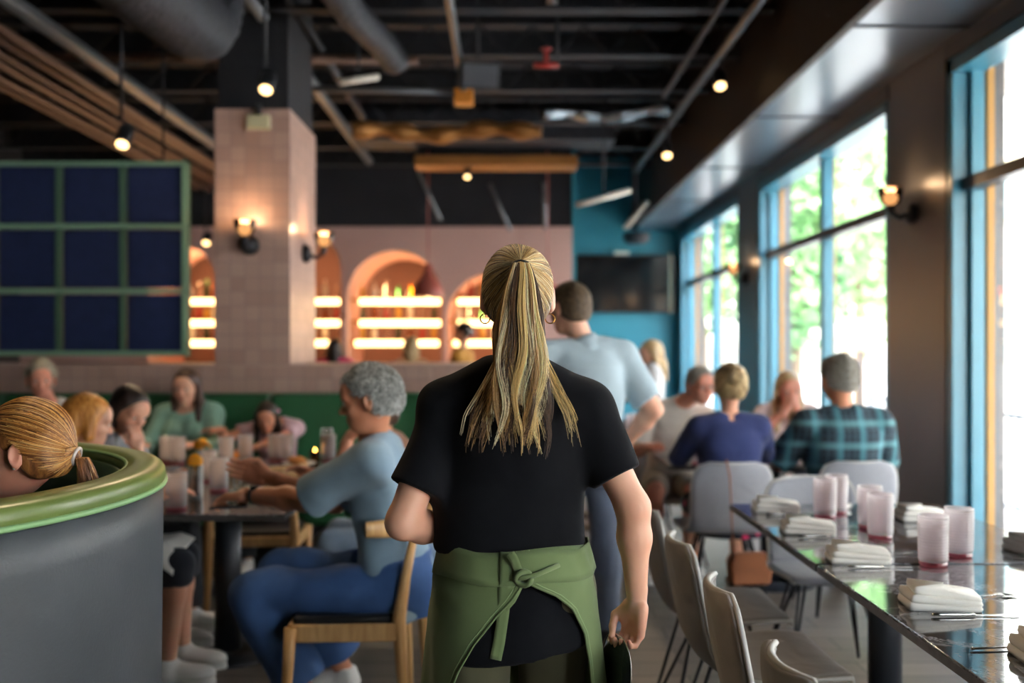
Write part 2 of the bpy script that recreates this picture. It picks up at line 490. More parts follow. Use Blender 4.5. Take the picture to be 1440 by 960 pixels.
def person(label, loc, yaw, skin, hair=None, male=False, s=1.0, seated=True, hip=None, lean=.1, side=0.0, twist=0.0,
           hy=0.0, hp=0.1, hr=0.0, hands=None, handn=(None, None), handd=(None, None), hint=None, knees=None, feet=None, vox=.011, face=True,
           shirt=None, lower=None, shoes=None, build=1.0, curl=(.5, .5), group=None, sw=None, head_at=None, sh_h=.452, extras=None, legs=True, handv=None, armk=1.0):
    root = empty('person', (loc[0], loc[1], 0), 0, label, 'person', group)
    X0 = Vector((loc[0], loc[1], 0)); Rz = RZ(yaw).to_3x3()
    # joints in the root's frame (unrotated world axes, origin at the floor under the hips)
    def W(p): return Vector(p)-X0
    hz = hip if hip is not None else (.545 if seated else .89*s)
    H = Vector((0, 0, hz)) if len(loc) < 3 else Vector((0, 0, loc[2]))
    Rt = Rz @ RX(-lean).to_3x3() @ RY(side).to_3x3() @ RZ(twist).to_3x3()
    b = build
    if male: secs = [(-.12, .150, .105), (-.04, .162, .115), (.08, .148, .108), (.20, .150, .108), (.32, .168, .118), (.41, .170, .112), (.47, .140, .085), (.51, .075, .062)]; SW = .185; A = (.052, .043, .036, .040, .028)
    else: secs = [(-.12, .158, .110), (-.04, .168, .118), (.06, .145, .102), (.15, .122, .088), (.24, .130, .096), (.33, .145, .110), (.41, .145, .095), (.47, .115, .072), (.51, .062, .054)]; SW = .160; A = (.046, .039, .0355, .0355, .0245)
    if sw: SW = sw
    S = [(t*s, 0, -.012 if t > .4 else 0, rx*s*b, ry*s*b) for t, rx, ry in secs]
    Rn = npm(Rt)
    torso = loft(H, Rn, S)
    sh = [H+Rt @ Vector((sg*SW*s, -.012*s, sh_h*s)) for sg in (-1, 1)]
    N = H+Rt @ Vector((0, -.008*s, .505*s))
    Rh = Rz @ RX(-lean*.4).to_3x3() @ RZ(hy).to_3x3() @ RX(-hp).to_3x3() @ RY(hr).to_3x3()
    HC = N+(Rt @ Vector((0, .012, .085)))*s+(Rh @ Vector((0, .022, .088)))*s if head_at is None else W(head_at)
    RhN = npm(Rh)
    chest = []
    if not male:
        for sg in (-1, 1): chest.append(ell(H+Rt @ Vector((sg*.062*s, .082*s*b, .325*s)), (.062*s*b, .052*s*b, .062*s*b), Rn))
    l1, l2 = (.285*s, .255*s) if male else (.265*s, .235*s)
    ak = armk if isinstance(armk, tuple) else (armk, armk)
    arms = []; hand_info = []; el = []; wr_ = []
    for i, sg in enumerate((-1, 1)):
        if hands and hands[i] is not None: tgt = W(hands[i])
        else: tgt = H+Rz @ Vector((sg*.24*s, .30*s if seated else .05, .16*s if seated else -.04*s))
        hv = Rz @ Vector((sg*.5, -.35, -1)) if not hint or hint[i] is None else Vector(hint[i])
        e, w = ik(sh[i], tgt, l1*ak[i], l2*ak[i], hv)
        el.append(e); wr_.append(w)
        f1 = e+(w-e)*.32
        arms.append([cone(sh[i], e, A[0]*s*b, A[1]*s), cone(e, f1, A[2]*1.02*s, A[3]*1.06*s), cone(f1, w, A[3]*1.06*s, A[4]*s),
                     cone(N+Rt @ Vector((sg*.05*s, -.015*s, -.015*s)), sh[i], .048*s, .052*s*b)])
        dd = Vector(handd[i]) if handd[i] is not None else (w-e)
        nn = Vector(handn[i]) if handn[i] is not None else (Rz @ Vector((-sg*.4, 0, -1)))
        hf, hc, tips = hand_sdf(w, dd, nn, 1 if sg > 0 else -1, s*(1.03 if male else .93), curl[i])
        hand_info.append((hf, hc, tips))
    # legs
    leg = []; lj = []
    for i, sg in enumerate((-1, 1)):
        hj = H+Rz @ Vector((sg*.088*s, 0, -.02*s))
        if knees: kn = W(knees[i])
        elif seated: kn = hj+Rz @ Vector((sg*.05, .42*s, .0))
        else: kn = hj+Rz @ Vector((sg*.01, .03, -.42*s))
        if feet: an = W(feet[i])
        elif seated: an = Vector((kn.x, kn.y, .09))+Rz @ Vector((0, .02, 0))
        else: an = Vector((kn.x, kn.y, .085))+Rz @ Vector((0, -.04, 0))
        lj.append((hj, kn, an)); cm = kn+(an-kn)*.3
        leg.append([cone(hj, kn, .082*s*b, .055*s), cone(kn, cm-(Rz @ Vector((0, .012, 0))), .052*s, .054*s), cone(cm-(Rz @ Vector((0, .012, 0))), an, .054*s, .034*s)])
    glut = [ell(H+Rz @ Vector((sg*.075*s, -.045*s, -.03*s)), (.085*s*b, .085*s*b, .085*s)) for sg in (-1, 1)]
    body = [torso]+chest+[g for a in arms for g in a]+[cone(N-(HC-N)*.1, N+(HC-N)*.45, .058*s if male else .047*s, .052*s if male else .043*s)]
    if legs: body += [g for l in leg for g in l]+glut
    bf = union(body, .028*s)
    allp = [H]+sh+el+wr_+([k for l in lj for k in l] if legs else [])+[N, HC]
    lo = Vector([min(p[i] for p in allp)-.16*s for i in range(3)]); hi = Vector([max(p[i] for p in allp)+.16*s for i in range(3)])
    hi.z = max(max(p.z for p in sh), N.z)+.09*s
    for w in wr_: hi.z = max(hi.z, w.z+.05)
    if not legs: lo.z = H.z-.14*s
    parts = []
    V, F = snet(bf, lo, hi, vox); parts.append((relax(V, F, 1), F))
    hf, at = head_sdf(HC, RhN, s, male, N+(HC-N)*.28, .050 if male else .042)
    r = .165*s
    V, F = snet(hf, HC-Vector((r, r, r*.97)), HC+Vector((r, r, r)), max(vox*.45, .0035)); parts.append((V, F))
    for (f, c, tips) in hand_info:
        r = .115*s; V, F = snet(f, c-Vector((r, r, r)), c+Vector((r, r, r)), (handv or max(vox*.36, .0034))); parts.append((relax(V, F, 1, .3), F))
    V, F = merge(parts)
    bo = from_np('body', V, F, skin, root)
    if face:
        for sg in (-1, 1): eyeball(at, sg, s, RhN, None, root)
        m = MB(); g = lambda x, y, z: Vector([float(q) for q in at(x, y, z)])
        m.tube([g(-.021, .083, -.0575), g(-.010, .0925, -.055), g(0, .095, -.0565), g(.010, .0925, -.055), g(.021, .083, -.0575)], [.001, .0035*s, .003*s, .0035*s, .001], 8)
        m.tube([g(-.019, .083, -.0595), g(-.009, .091, -.0645), g(0, .093, -.066), g(.009, .091, -.0645), g(.019, .083, -.0595)], [.001, .004*s, .0045*s, .004*s, .001], 8)
        m.build('lips', M_LIP, root)
        if hair:
            for sg in (-1, 1):
                m = MB(); m.tube([g(sg*.016, .096, .021), g(sg*.032, .0925, .026), g(sg*.048, .080, .020)], [.0025, .0035, .0015], 6)
                m.build('eyebrow', hair.get('brow', hair['mat']), root)
    info = dict(root=root, H=H, Rt=Rt, Rz=Rz, N=N, HC=HC, Rh=Rh, at=at, sh=sh, el=el, wr=wr_, lj=lj, S=S, Rn=Rn, tips=[h[2] for h in hand_info], hc=[h[1] for h in hand_info], s=s)
    # clothes
    if shirt:
        pad = shirt.get('pad', .014)
        hem = shirt.get('hem', -.06)*s; sl = shirt.get('sleeve', .62)
        SS = [(t*s, cx, cy, rx*s, ry*s) for t, cx, cy, rx, ry in shirt['secs']] if shirt.get('secs') else [(S[0][0]-.1, *S[0][1:])]+S
        fs = [loft(H, Rn, SS, pad, t0=hem, t1=(.52 if shirt.get('collar') else .485)*s)]+[ (lambda g: (lambda p: g(p)-pad))(c) for c in chest]
        for i in range(2):
            e, w = el[i], wr_[i]
            q = [arms[i][3]]
            if sl <= 1:
                end = sh[i]+(e-sh[i])*sl; dr = e-sh[i]
                c1 = cone(sh[i], sh[i]+(e-sh[i])*min(sl+.15, 1.05), (A[0]+.004)*s*b, (A[0]+.010)*s)
                c1 = inter(c1, half(end, dr))
                fs += [(lambda g: (lambda p: g(p)-pad))(c1), (lambda g: (lambda p: g(p)-pad))(q[0])]
            else:
                end = e+(w-e)*(sl-1)
                c1 = union(arms[i][:3], .02); ru = (lambda g, pl: (lambda p: smax(g(p)-pad, pl(p), .004)))
                hl = half(end, w-e)
                ball = cone(sh[i], e, A[0]*s*b+.03, A[1]*s+.03)
                fs += [(lambda g, hl, ball: (lambda p: smax(g(p)-pad, np.where(ball(p) < 0.0, -1.0, hl(p)), .004)))(c1, hl, ball), (lambda g: (lambda p: g(p)-pad))(q[0])]
        f = union(fs, .03)
        nk = union([cone(N-(HC-N)*.05+Rt @ Vector((0, .02, 0)), HC, .064*s+shirt.get('neck', 0), .06*s)], 0)
        if not shirt.get('collar'): f = cut(f, nk, .006)
        f = wrinkle(f, shirt.get('amp', .0032), shirt.get('fr', 26), seed=hash(label) % 97 if False else len(label))
        so = sdf_obj(shirt.get('name', 'shirt'), f, lo-Vector((.03, .03, .06)), hi+Vector((.03, .03, .02)), shirt.get('vox', vox*.85), shirt['mat'], root)
        if shirt.get('label'): so['label'] = shirt['label']
        info['shirt_f'] = f
        if shirt.get('collar'):
            m = MB(); M = npm(Rt)
            ax = (HC-N).normalized()
            a = ax.cross(Rt @ Vector((0, 1, 0))).normalized(); bb = a.cross(ax)
            r0, r1 = .088*s, .066*s
            base = N-ax*.034*s
            def fn(u, v):
                t = PI*.5+.25+u*(2*PI-.5); r = r0+(r1-r0)*v
                return base-bb*(-1)*r*math.sin(t)*1.05+a*r*math.cos(t)+ax*(.075*s*v)
            m.grid(fn, 28, 4); m.build('collar', shirt['mat'], root, solid=.006)
    if lower and legs:
        pad = lower.get('pad', .013); ln = lower.get('len', 1.9); hemt = lower.get('top', .08)*s
        fs = [loft(H, Rn, [(S[0][0]-.02, *S[0][1:])]+S, pad*.8, t0=S[0][0]-.02, t1=hemt)]+[(lambda g: (lambda p: g(p)-pad*.6))(g) for g in glut]
        if lower.get('kind') == 'skirt':
            for i in range(2):
                hj, kn, an = lj[i]; end = hj+(kn-hj)*min(ln, 1)
                fs.append((lambda g: (lambda p: g(p)-pad))(inter(leg[i][0], half(end, kn-hj))))
            hj, kn = (lj[0][0]+lj[1][0])/2, (lj[0][1]+lj[1][1])/2; end = hj+(kn-hj)*min(ln, 1)
            fs.append(inter(cone(hj, kn, .13*s, .10*s), half(end, kn-hj)))
        else:
            for i in range(2):
                hj, kn, an = lj[i]
                if ln <= 1:
                    end = hj+(kn-hj)*ln; fs.append((lambda g: (lambda p: g(p)-pad))(inter(leg[i][0], half(end, kn-hj))))
                else:
                    end = kn+(an-kn)*(ln-1); hl = half(end, an-kn)
                    fl = lower.get('flare', .012)
                    c1 = union([leg[i][0], cone(kn, an, .056*s, (.040+fl)*s), leg[i][1]], .02)
                    th = cone(hj, kn, .13, .10)
                    fs.append((lambda g, hl, th: (lambda p: smax(g(p)-pad, np.where(th(p) < 0, -1.0, hl(p)), .004)))(c1, hl, th))
        f = wrinkle(union(fs, .025), lower.get('amp', .003), 28, seed=len(label)+5)
        lo2 = Vector([min(p[i] for p in [H]+[k for l in lj for k in l])-.17*s for i in range(3)]); hi2 = Vector([max(p[i] for p in [H]+[k for l in lj for k in l])+.17*s for i in range(3)])
        hi2.z = max(hi2.z, H.z+.2*s); lo2.z = max(lo2.z, -.02)
        o = sdf_obj(lower.get('name', 'trousers'), f, lo2, hi2, vox*.9, lower['mat'], root)
        info['lower_f'] = f
    if shoes and legs:
        for i, sg in enumerate((-1, 1)):
            hj, kn, an = lj[i]; fd = Rz @ Vector((sg*.15, 1, 0))
            if shoes.get('dir'): fd = Vector(shoes['dir'][i])
            fd.normalize(); z = Vector((0, 0, 1)); dz = an.z-.085
            base = Vector((an.x, an.y, dz)); Rf = npm(Matrix((Vector((fd.y, -fd.x, 0)), fd, z)).transposed())
            g = union([ell(base+fd*.13*s+z*.045, (.046*s, .085*s, .040), Rf), ell(base+fd*.03*s+z*.055, (.040*s, .085*s, .045), Rf), cone(base+z*.055-fd*.005, base+z*.10+fd*.0, .040*s, .042*s)], .03)
            g = inter(g, half(base+z*.115, (0, 0, 1)), .006); g = inter(g, half(base+z*.012, (0, 0, -1)), .006)
            c = base+fd*.08; r = Vector((.17, .17, .13))
            so = sdf_obj('shoe', g, c-r, c+r, max(vox*.55, .005), shoes['mat'], root)
            m = MB(); out = []
            for k in range(24):
                t = 2*PI*k/24; y = math.cos(t); x = math.sin(t)
                wd = .043+.006*y
                q = base+fd*(.078+.137*y)*s+Vector((fd.y, -fd.x, 0))*wd*x*s; out.append((q.x, q.y))
            m.prism(out, dz+.001, dz+.026, 'z'); m.build('sole', shoes.get('sole', shoes['mat']), so, bevel=.004)
    # hair
    info['hd'] = hair
    if hair: info['hair'] = make_hair(hair, HC, RhN, s, vox, root, N)
    return info

def make_hair(h, HC, R, s, vox, root, N):
    c = vec(HC)
    def at(x, y, z): return c+(R @ np.array([x, y, z], dtype=f4))*s
    def E(x, y, z, a, b, d): return ell(at(x, y, z), (a*s, b*s, d*s), R)
    def C(a, b, ra, rb): return cone(at(*a), at(*b), ra*s, rb*s)
    t = h.get('t', .012); st = h['style']
    cap = union([E(0, -.014, .030, .075+t, .094+t, .086+t*1.2), E(0, -.030, -.020, .066+t, .070+t, .070)], .03*s)
    fz = h.get('front', .0)
    face = E(0, .105, -.040+fz, .070, .078, .105)
    dirn = R @ np.array([0, .78, -.62], dtype=f4); low = half(at(0, .0, -.018), dirn)
    if st in ('short', 'curly', 'bun', 'pony', 'balding'): nape = half(at(0, -.06, -.070), R @ np.array([0, 0, -1], dtype=f4))
    else: nape = half(at(0, -.06, -.12), R @ np.array([0, 0, -1], dtype=f4))
    f = lambda p: smax(smax(smax(cap(p), -face(p), .012*s), low(p), .01), nape(p), .012)
    if st in ('short', 'curly', 'bun', 'pony'):
        fe = union([E(sg*.088, .004, -.014, .026, .025, .036) for sg in (-1, 1)], 0)
        g5 = f; f = lambda p: smax(g5(p), -fe(p), .006)
    ex = []; r = .15*s; lo = Vector(c)-Vector((r, r, r)); hi = Vector(c)+Vector((r, r, r+.02))
    amp, fr = h.get('amp', .002), h.get('fr', 70)
    if st == 'curly': amp, fr = .0045, 95
    if st == 'crop':
        low2 = half(at(0, -.02, .0), R @ np.array([0, .3, -.95], dtype=f4)); g0 = f
        f = lambda p: smax(g0(p), -(-low(p)), .01)
    if st == 'bun':
        b = h.get('bun', (0, -.115, .03)); ex = [ell(at(*b), (.042*s, .035*s, .042*s), R), C(b, (b[0]+.02, b[1]-.02, b[2]+.02), .025, .02)]
    if st in ('long', 'half_up'):
        L = h.get('len', .26)
        for sg in (-1, 1):
            ex += [C((sg*.072, -.005, .03), (sg*.082, -.01, -.09), .024, .026), C((sg*.082, -.01, -.09), (sg*.085, .0+h.get('fwd', .02), -L), .028, .016)]
        ex += [E(0, -.070, -.07, .082, .042, .12), C((-.03, -.08, -.10), (-.035, -.075, -L), .045, .025), C((.03, -.08, -.10), (.035, -.075, -L), .045, .025)]
        lo.z -= L*s; lo.x -= .04; hi.x += .04
    if st == 'bob':
        for sg in (-1, 1): ex += [C((sg*.070, 0, .03), (sg*.078, .0, -.055), .026, .028)]
        ex += [E(0, -.065, -.03, .085, .05, .085)]
    if st == 'pony':
        q = h['pony']; pts = q['pts']
        for i in range(len(pts)-1): ex.append(C(pts[i], pts[i+1], q['r'][i], q['r'][i+1]))
        for p in pts:
            w = Vector(at(*p)); lo = Vector([min(lo[i], w[i]-.06) for i in range(3)]); hi = Vector([max(hi[i], w[i]+.06) for i in range(3)])
    if ex:
        g1 = union(ex, .02*s); g2 = f
        def f(p): return smin(g2(p), smax(g1(p), -face(p), .01), .015*s)
    f = wrinkle(f, amp, fr, seed=3, dirz=.35 if st != 'curly' else 1.0)
    h['_f'] = f
    return sdf_obj('hair', f, lo, hi, max(vox*.5, .004), h['mat'], root, it=1)
# ---------------------------------------------------------------- camera, world
cam = bpy.data.cameras.new('camera'); co = bpy.data.objects.new('camera', cam); link(co)
co.location = (0, 0, CAM_H); co.rotation_euler = (PI/2, 0, 0)
cam.sensor_width = 36; cam.lens = 35; cam.shift_x = 8/1440; cam.shift_y = 9/1440
cam.clip_start = .05; cam.clip_end = 200
cam.dof.use_dof = True; cam.dof.focus_distance = 2.28; cam.dof.aperture_fstop = 1.7
sc = bpy.context.scene; sc.camera = co
sc.view_settings.view_transform = 'Standard'; sc.view_settings.look = 'None'; sc.view_settings.gamma = 1
sc.view_settings.use_curve_mapping = False; sc.view_settings.exposure = 0.75
try:
    sc.cycles.use_denoising = True; sc.cycles.max_bounces = 8; sc.cycles.diffuse_bounces = 4; sc.cycles.glossy_bounces = 4
    sc.cycles.transmission_bounces = 8; sc.cycles.sample_clamp_indirect = 6; sc.cycles.caustics_reflective = False; sc.cycles.caustics_refractive = False
except Exception: pass
w = bpy.data.worlds.new('sky'); sc.world = w; w.use_nodes = True
nt = w.node_tree; bg = nt.nodes['Background']
sky = nt.nodes.new('ShaderNodeTexSky'); sky.sky_type = 'NISHITA'; sky.sun_disc = False
sky.sun_elevation = math.radians(48); sky.sun_rotation = math.radians(200); sky.air_density = 1.2; sky.dust_density = 2.5; sky.ozone_density = .7
hs = nt.nodes.new('ShaderNodeHueSaturation'); hs.inputs['Saturation'].default_value = .55
nt.links.new(sky.outputs[0], hs.inputs['Color']); nt.links.new(hs.outputs[0], bg.inputs[0]); bg.inputs[1].default_value = 2.2

# ---------------------------------------------------------------- materials of the room
def floor_mat():
    n = NT('dark_plank_floor')
    b = n.node('ShaderNodeTexBrick', Scale=1.0, Mortar__Size=.004, Brick__Width=1.6, Row__Height=.19, Mortar__Smooth=.2)
    b.inputs['Color1'].default_value = lin('#857a70'); b.inputs['Color2'].default_value = lin('#716860'); b.inputs['Mortar'].default_value = lin('#2b2622')
    n.link(n.tc(), b.inputs['Vector'])
    g = n.noise(1, vec=n.tc('Object', scale=(3, 30, 1)), detail=5)
    n.set(Base__Color=n.mix(g, b.outputs[0], n.mix(.5, b.outputs[0], (.03, .026, .022, 1))), Roughness=.48)
    n.bump(g, .15, .003); return n.m
def tile_mat(name, c1, c2, grout, w=.102, h=.102):
    """small square glazed tiles, mapped on every upright face"""
    n = NT(name)
    geo = n.node('ShaderNodeNewGeometry'); sx = n.node('ShaderNodeSeparateXYZ'); n.link(geo.outputs['Normal'], sx.inputs[0])
    ab = n.node('ShaderNodeMath', _operation='ABSOLUTE'); n.link(sx.outputs[0], ab.inputs[0])
    gt = n.node('ShaderNodeMath', _operation='GREATER_THAN'); n.link(ab.outputs[0], gt.inputs[0]); gt.inputs[1].default_value = .5
    s2 = n.node('ShaderNodeSeparateXYZ'); n.link(n.tc(), s2.inputs[0])
    mx = n.node('ShaderNodeMix'); n.link(gt.outputs[0], mx.inputs[0]); n.link(s2.outputs[0], mx.inputs[2]); n.link(s2.outputs[1], mx.inputs[3])
    cb = n.node('ShaderNodeCombineXYZ'); n.link(mx.outputs[0], cb.inputs[0]); n.link(s2.outputs[2], cb.inputs[1])
    b = n.node('ShaderNodeTexBrick', Scale=1.0, Mortar__Size=.003, Brick__Width=w, Row__Height=h, Mortar__Smooth=.3, Bias=0.0)
    b.offset = 0.0
    b.inputs['Color1'].default_value = lin(c1); b.inputs['Color2'].default_value = lin(c2); b.inputs['Mortar'].default_value = lin(grout)
    n.link(cb.outputs[0], b.inputs['Vector'])
    f = n.noise(5, detail=3); v = n.noise(40, detail=3)
    n.set(Base__Color=n.mix(f, b.outputs[0], n.mix(.35, b.outputs[0], lin(c1))), Roughness=.32)
    mt = n.node('ShaderNodeMath', _operation='MULTIPLY_ADD'); n.link(v, mt.inputs[0]); mt.inputs[1].default_value = .35; n.link(b.outputs['Fac'], mt.inputs[2])
    bp = n.bump(mt.outputs[0], .5, .004); bp.invert = True
    return n.m
M_FLOOR = floor_mat()
M_TILE = tile_mat('pink_tile', '#c4a497', '#b08f82', '#94807a')
M_CEIL = mat('ceiling_black', '#1c1d22', .85, var=.4, vscale=3, bump=.6, bscale=30, bdist=.01)
M_BLKMET = mat('black_painted_steel', '#25272c', .5, .2, var=.2, bump=.15, bscale=40)
M_SOFFIT = mat('charcoal_sheet_metal', '#717d89', .28, .5, var=.12, vscale=2)
M_FASCIA = mat('brown_black_fascia', '#2a201b', .6, var=.35, vscale=2.5, bump=.4, bscale=12, bdist=.01)
M_PILLAR = mat('grey_pillar_paint', '#4b4b4d', .38, var=.08, vscale=2)
M_TEAL = mat('teal_wall_paint', '#2b8092', .6, var=.05, vscale=2)
M_FRAME = mat('blue_window_frame', '#367a90', .35, var=.05)
M_DKFRAME = mat('dark_window_bar', '#2b353b', .4)
M_PINKWALL = mat('pink_plaster', '#c9a49a', .7, var=.05, vscale=3, bump=.15, bscale=25)
M_GREYWALL = mat('warm_grey_wall', '#4c4846', .7, var=.08)
M_OCHRE = mat('ochre_timber_trim', '#a87a35', .6, var=.1)
M_WHITEEXT = mat('white_render', '#f0ede6', .8, var=.04)

# ---------------------------------------------------------------- the shell
XL, XR, YB, YF, ZC = -6.5, 2.6, -4.2, 15.2, 4.35
struct('floor', MB().box(XL-.2, XR+.35, YB-.2, YF+.2, -.1, 0), M_FLOOR)
m = MB().box(XL-.2, XR+.35, YB-.2, YF+.2, ZC, ZC+.15)
struct('ceiling', m, M_CEIL)
struct('wall_left', MB().box(XL-.2, XL, YB, YF, 0, ZC), M_GREYWALL)
struct('wall_rear', MB().box(XL-.2, XR+.35, YB-.2, YB, 0, ZC), mat('pale_plaster', '#b9b2a8', .8, var=.05))
struct('wall_back', MB().box(.93, XR+.35, YF, YF+.2, 0, ZC), M_TEAL)
# right wall: pillars between window openings, sill wall below, beam above
SILL, WT = .28, 3.13
opens = [(11.17, 14.85), (6.77, 10.3), (1.95, 5.89), (-2.4, 1.1)]  # last opening is unseen behind the camera, widened to brighten the waitress's hair
m = MB(); ys = [YF] + [y for o in opens for y in (o[1], o[0])] + [YB]
for i in range(0, len(ys), 2): m.box(XR, XR+.35, ys[i+1], ys[i], 0, ZC)
for a, b in opens:
    m.box(XR, XR+.35, a, b, 0, SILL); m.box(XR, XR+.35, a, b, WT, ZC)
struct('wall_right', m, M_PILLAR)
G = NT('window_glass')
_tr = G.node('ShaderNodeBsdfTransparent'); _gl = G.node('ShaderNodeBsdfGlossy', Roughness=.02); _lw = G.node('ShaderNodeLayerWeight', Blend=.5); _pw = G.node('ShaderNodeMath', _operation='POWER'); G.link(_lw.outputs['Facing'], _pw.inputs[0]); _pw.inputs[1].default_value = 5.0; _fr = G.node('ShaderNodeMath', _operation='MULTIPLY_ADD'); G.link(_pw.outputs[0], _fr.inputs[0]); _fr.inputs[1].default_value = .5; _fr.inputs[2].default_value = .04; _mx = G.n.new('ShaderNodeMixShader')
G.link(_fr.outputs[0], _mx.inputs[0]); G.link(_tr.outputs[0], _mx.inputs[1]); G.link(_gl.outputs[0], _mx.inputs[2]); G.link(_mx.outputs[0], G.out.inputs['Surface'])
M_PANE = G.m
for k, (a, b) in enumerate(opens):
    m = MB(); X0, X1 = XR+.005, XR+.19
    t = .075
    m.box(X0, X1, a, a+t, SILL, WT); m.box(X0, X1, b-t, b, SILL, WT); m.box(X0, X1, a, b, SILL, SILL+.07); m.box(X0, X1, a, b, WT-.08, WT)
    x0, x1 = XR+.10, XR+.19
    for y in ([(a+b)/2] if k < 2 else [a+(b-a)/3, a+2*(b-a)/3]): m.box(x0, x1, y-.05, y+.05, SILL, WT)
    # thin inner stepped sash
    m.box(x0, x1-.02, a+t, a+t+.04, SILL, WT); m.box(x0, x1-.02, b-t-.04, b-t, SILL, WT)
    fr = struct('window_%d' % (k+1), m, M_FRAME, bevel=.004)
    m = MB(); m.box(XR+.06, XR+.17, a+t, b-t, 2.36, 2.43); m.box(XR-.01, XR+.05, a, b, WT, WT+.09)
    m.build('transom', M_DKFRAME, fr)
    m = MB(); m.box(XR+.14, XR+.146, a+t, b-t, SILL+.07, WT-.08); m.build('pane', M_PANE, fr)
# soffit along the windows with its fascia up to the ceiling
m = MB().box(1.95, XR, YB, YF, 3.25, 3.30); so = struct('trim_1', m, M_SOFFIT)
m = MB()
for y in [1.2, 3.4, 5.6, 7.8, 10.0, 12.2, 14.4]: m.box(1.95, XR, y-.012, y+.012, 3.242, 3.2499)
m.build('seam', mat('seam_dark', '#2c3238', .5), so)
struct('trim_2', MB().box(1.90, 1.95, YB, YF, 3.24, ZC), M_FASCIA)

# ---------------------------------------------------------------- pink wall with arches (bar)
YP, DP = 13.3, 1.5
def arch_pts(cx, r, zs, n=20): return [(cx+r*math.cos(PI-PI*i/n), zs+r*math.sin(PI-PI*i/n)) for i in range(n+1)]
arches = []
for (u0, u1, vt) in [(208, 302, 345), (352, 480, 318), (488, 622, 352), (628, 762, 383)]:
    a, b = P(u0, 0, YP), P(u1, 0, YP); top = P(0, vt, YP).z; r = (b.x-a.x)/2; arches.append(((a.x+b.x)/2, r, top-r))
ZT = 3.05
def wall_with_arches(x0, x1, y0, y1, zt):
    m = MB(); xs = [x0]
    for cx, r, zs in arches:
        m.box(xs[-1], cx-r, y0, y1, 0, zt); xs.append(cx+r)
        ap = arch_pts(cx, r, zs)
        for (p, q) in zip(ap[:-1], ap[1:]):
            m.add([(p[0], y0, p[1]), (q[0], y0, q[1]), (q[0], y0, zt), (p[0], y0, zt), (p[0], y1, p[1]), (q[0], y1, q[1]), (q[0], y1, zt), (p[0], y1, zt)],
                  [(0, 1, 2, 3), (7, 6, 5, 4), (0, 4, 5, 1), (3, 2, 6, 7)])
        m.box(cx-r, cx+r, y0, y1, 0, 1.0)
    m.box(xs[-1], x1, y0, y1, 0, zt); return m
struct('wall_bar', wall_with_arches(-6.5, .88, YP, YP+DP, 3.06), M_PINKWALL)
struct('wall_bar_top', MB().box(-6.5, .93, YP+.05, YP+DP, 3.06, ZC), M_CEIL)
struct('wall_service', MB().box(-6.5, .93, YF+.0, YF+.2, 0, ZC), mat('service_wall_paint', '#8f6f66', .7, var=.2, vscale=1.2))
struct('wall_corner', MB().box(.88, .93, YP, YF, 0, ZC), M_TEAL)
WARM = '#ffc27a'
M_TUBE = emit('warm_light_tube', '#ffd28c', 4.0)
M_SHELF = mat('shelf_timber', '#a8763f', .5, var=.15)
bot_cols = [glass('bottle_amber', '#c9731c', .05), glass('bottle_green', '#3f7a4a', .05), glass('bottle_clear', '#e9e4d8', .03), mat('bottle_white', '#e8dfcf', .3), mat('bottle_gold', '#c99a3c', .3, .3), mat('bottle_red', '#9e2b22', .3)]
def bottle_mb(h, r):
    return MB().lathe([(r*.9, 0), (r, .01), (r, h*.58), (r*.8, h*.66), (r*.36, h*.76), (r*.34, h*.96), (r*.42, h*.965), (r*.42, h), (.001, h)], n=12)
bm_protos = []
bot_labels = {0: 'amber', 1: 'green', 2: 'clear', 3: 'white', 4: 'gold', 5: 'red'}
anames = ['behind the navy screen', 'behind the pink column', 'left of the pendant', 'behind the waitress']
snames = ['top', 'middle', 'bottom']
for ai, (cx, r, zs) in enumerate(arches):
    for si, v in enumerate((420, 450, 478)):
        z = P(0, v, YP+.35).z; 
        sh_ = MB().box(cx-r+.02, cx+r-.02, YP+.25, YP+.62, z-.03, z)
        sh = sh_.build('bar_shelf', M_SHELF, None)
        tag(sh, '%s lit timber shelf of the arched bar niche %s' % (snames[si], anames[ai]), 'shelf', 'lit shelves of the bar arches')
        if ai == 1: x0, x1 = cx-.2, cx+r-.06
        elif si == 2: x0, x1 = cx-r+.08, cx+r*.9
        else: x0, x1 = cx-r+.14, cx+r-.04
        MB().tube([(x0, YP+.20, z-.046), (x1, YP+.20, z-.046)], .042, 10).build('light_tube', M_TUBE, sh)
        if ai in (0, 1, 2, 3):
            nb = 7
            for k in range(nb):
                x = cx-r+.14+(2*r-.28)*k/(nb-1); ci = (k*5+si*3+ai*2) % 6; key = (ci, k % 2)
                h = .20+.035*((k*7+si) % 3)
                b = bottle_mb(h, .036+.004*(k % 2)).build('bottle', bot_cols[ci], None, loc=(x, YP+.45, z+.001))
                tag(b, '%s bottle on the %s lit shelf of the arch %s' % (bot_labels[ci], snames[si], anames[ai]), 'bottle', '%s bottles on the %s shelf of the arch %s' % (bot_labels[ci], snames[si], anames[ai]))
    # the lamp under the arch crown that makes its reveal glow
    l = bpy.data.lights.new('arch_lamp', 'POINT'); l.energy = 16; l.color = (1, .55, .25); l.shadow_soft_size = .12
    lo_ = bpy.data.objects.new('arch_lamp', l); lo_.location = (cx, YP+.95, zs+.05); link(lo_); lo_['kind'] = 'structure'
# bar counter
m = MB().box(-5.8, .3, 12.1, 12.65, 0, 1.05); bc = m.build('bar_counter', M_PINKWALL); tag(bc, 'long bar counter in front of the lit arches', 'bar counter')
MB().box(-5.9, .4, 12.0, 12.75, 1.05, 1.10).build('countertop', mat('pale_stone', '#d8cdbf', .3), bc)

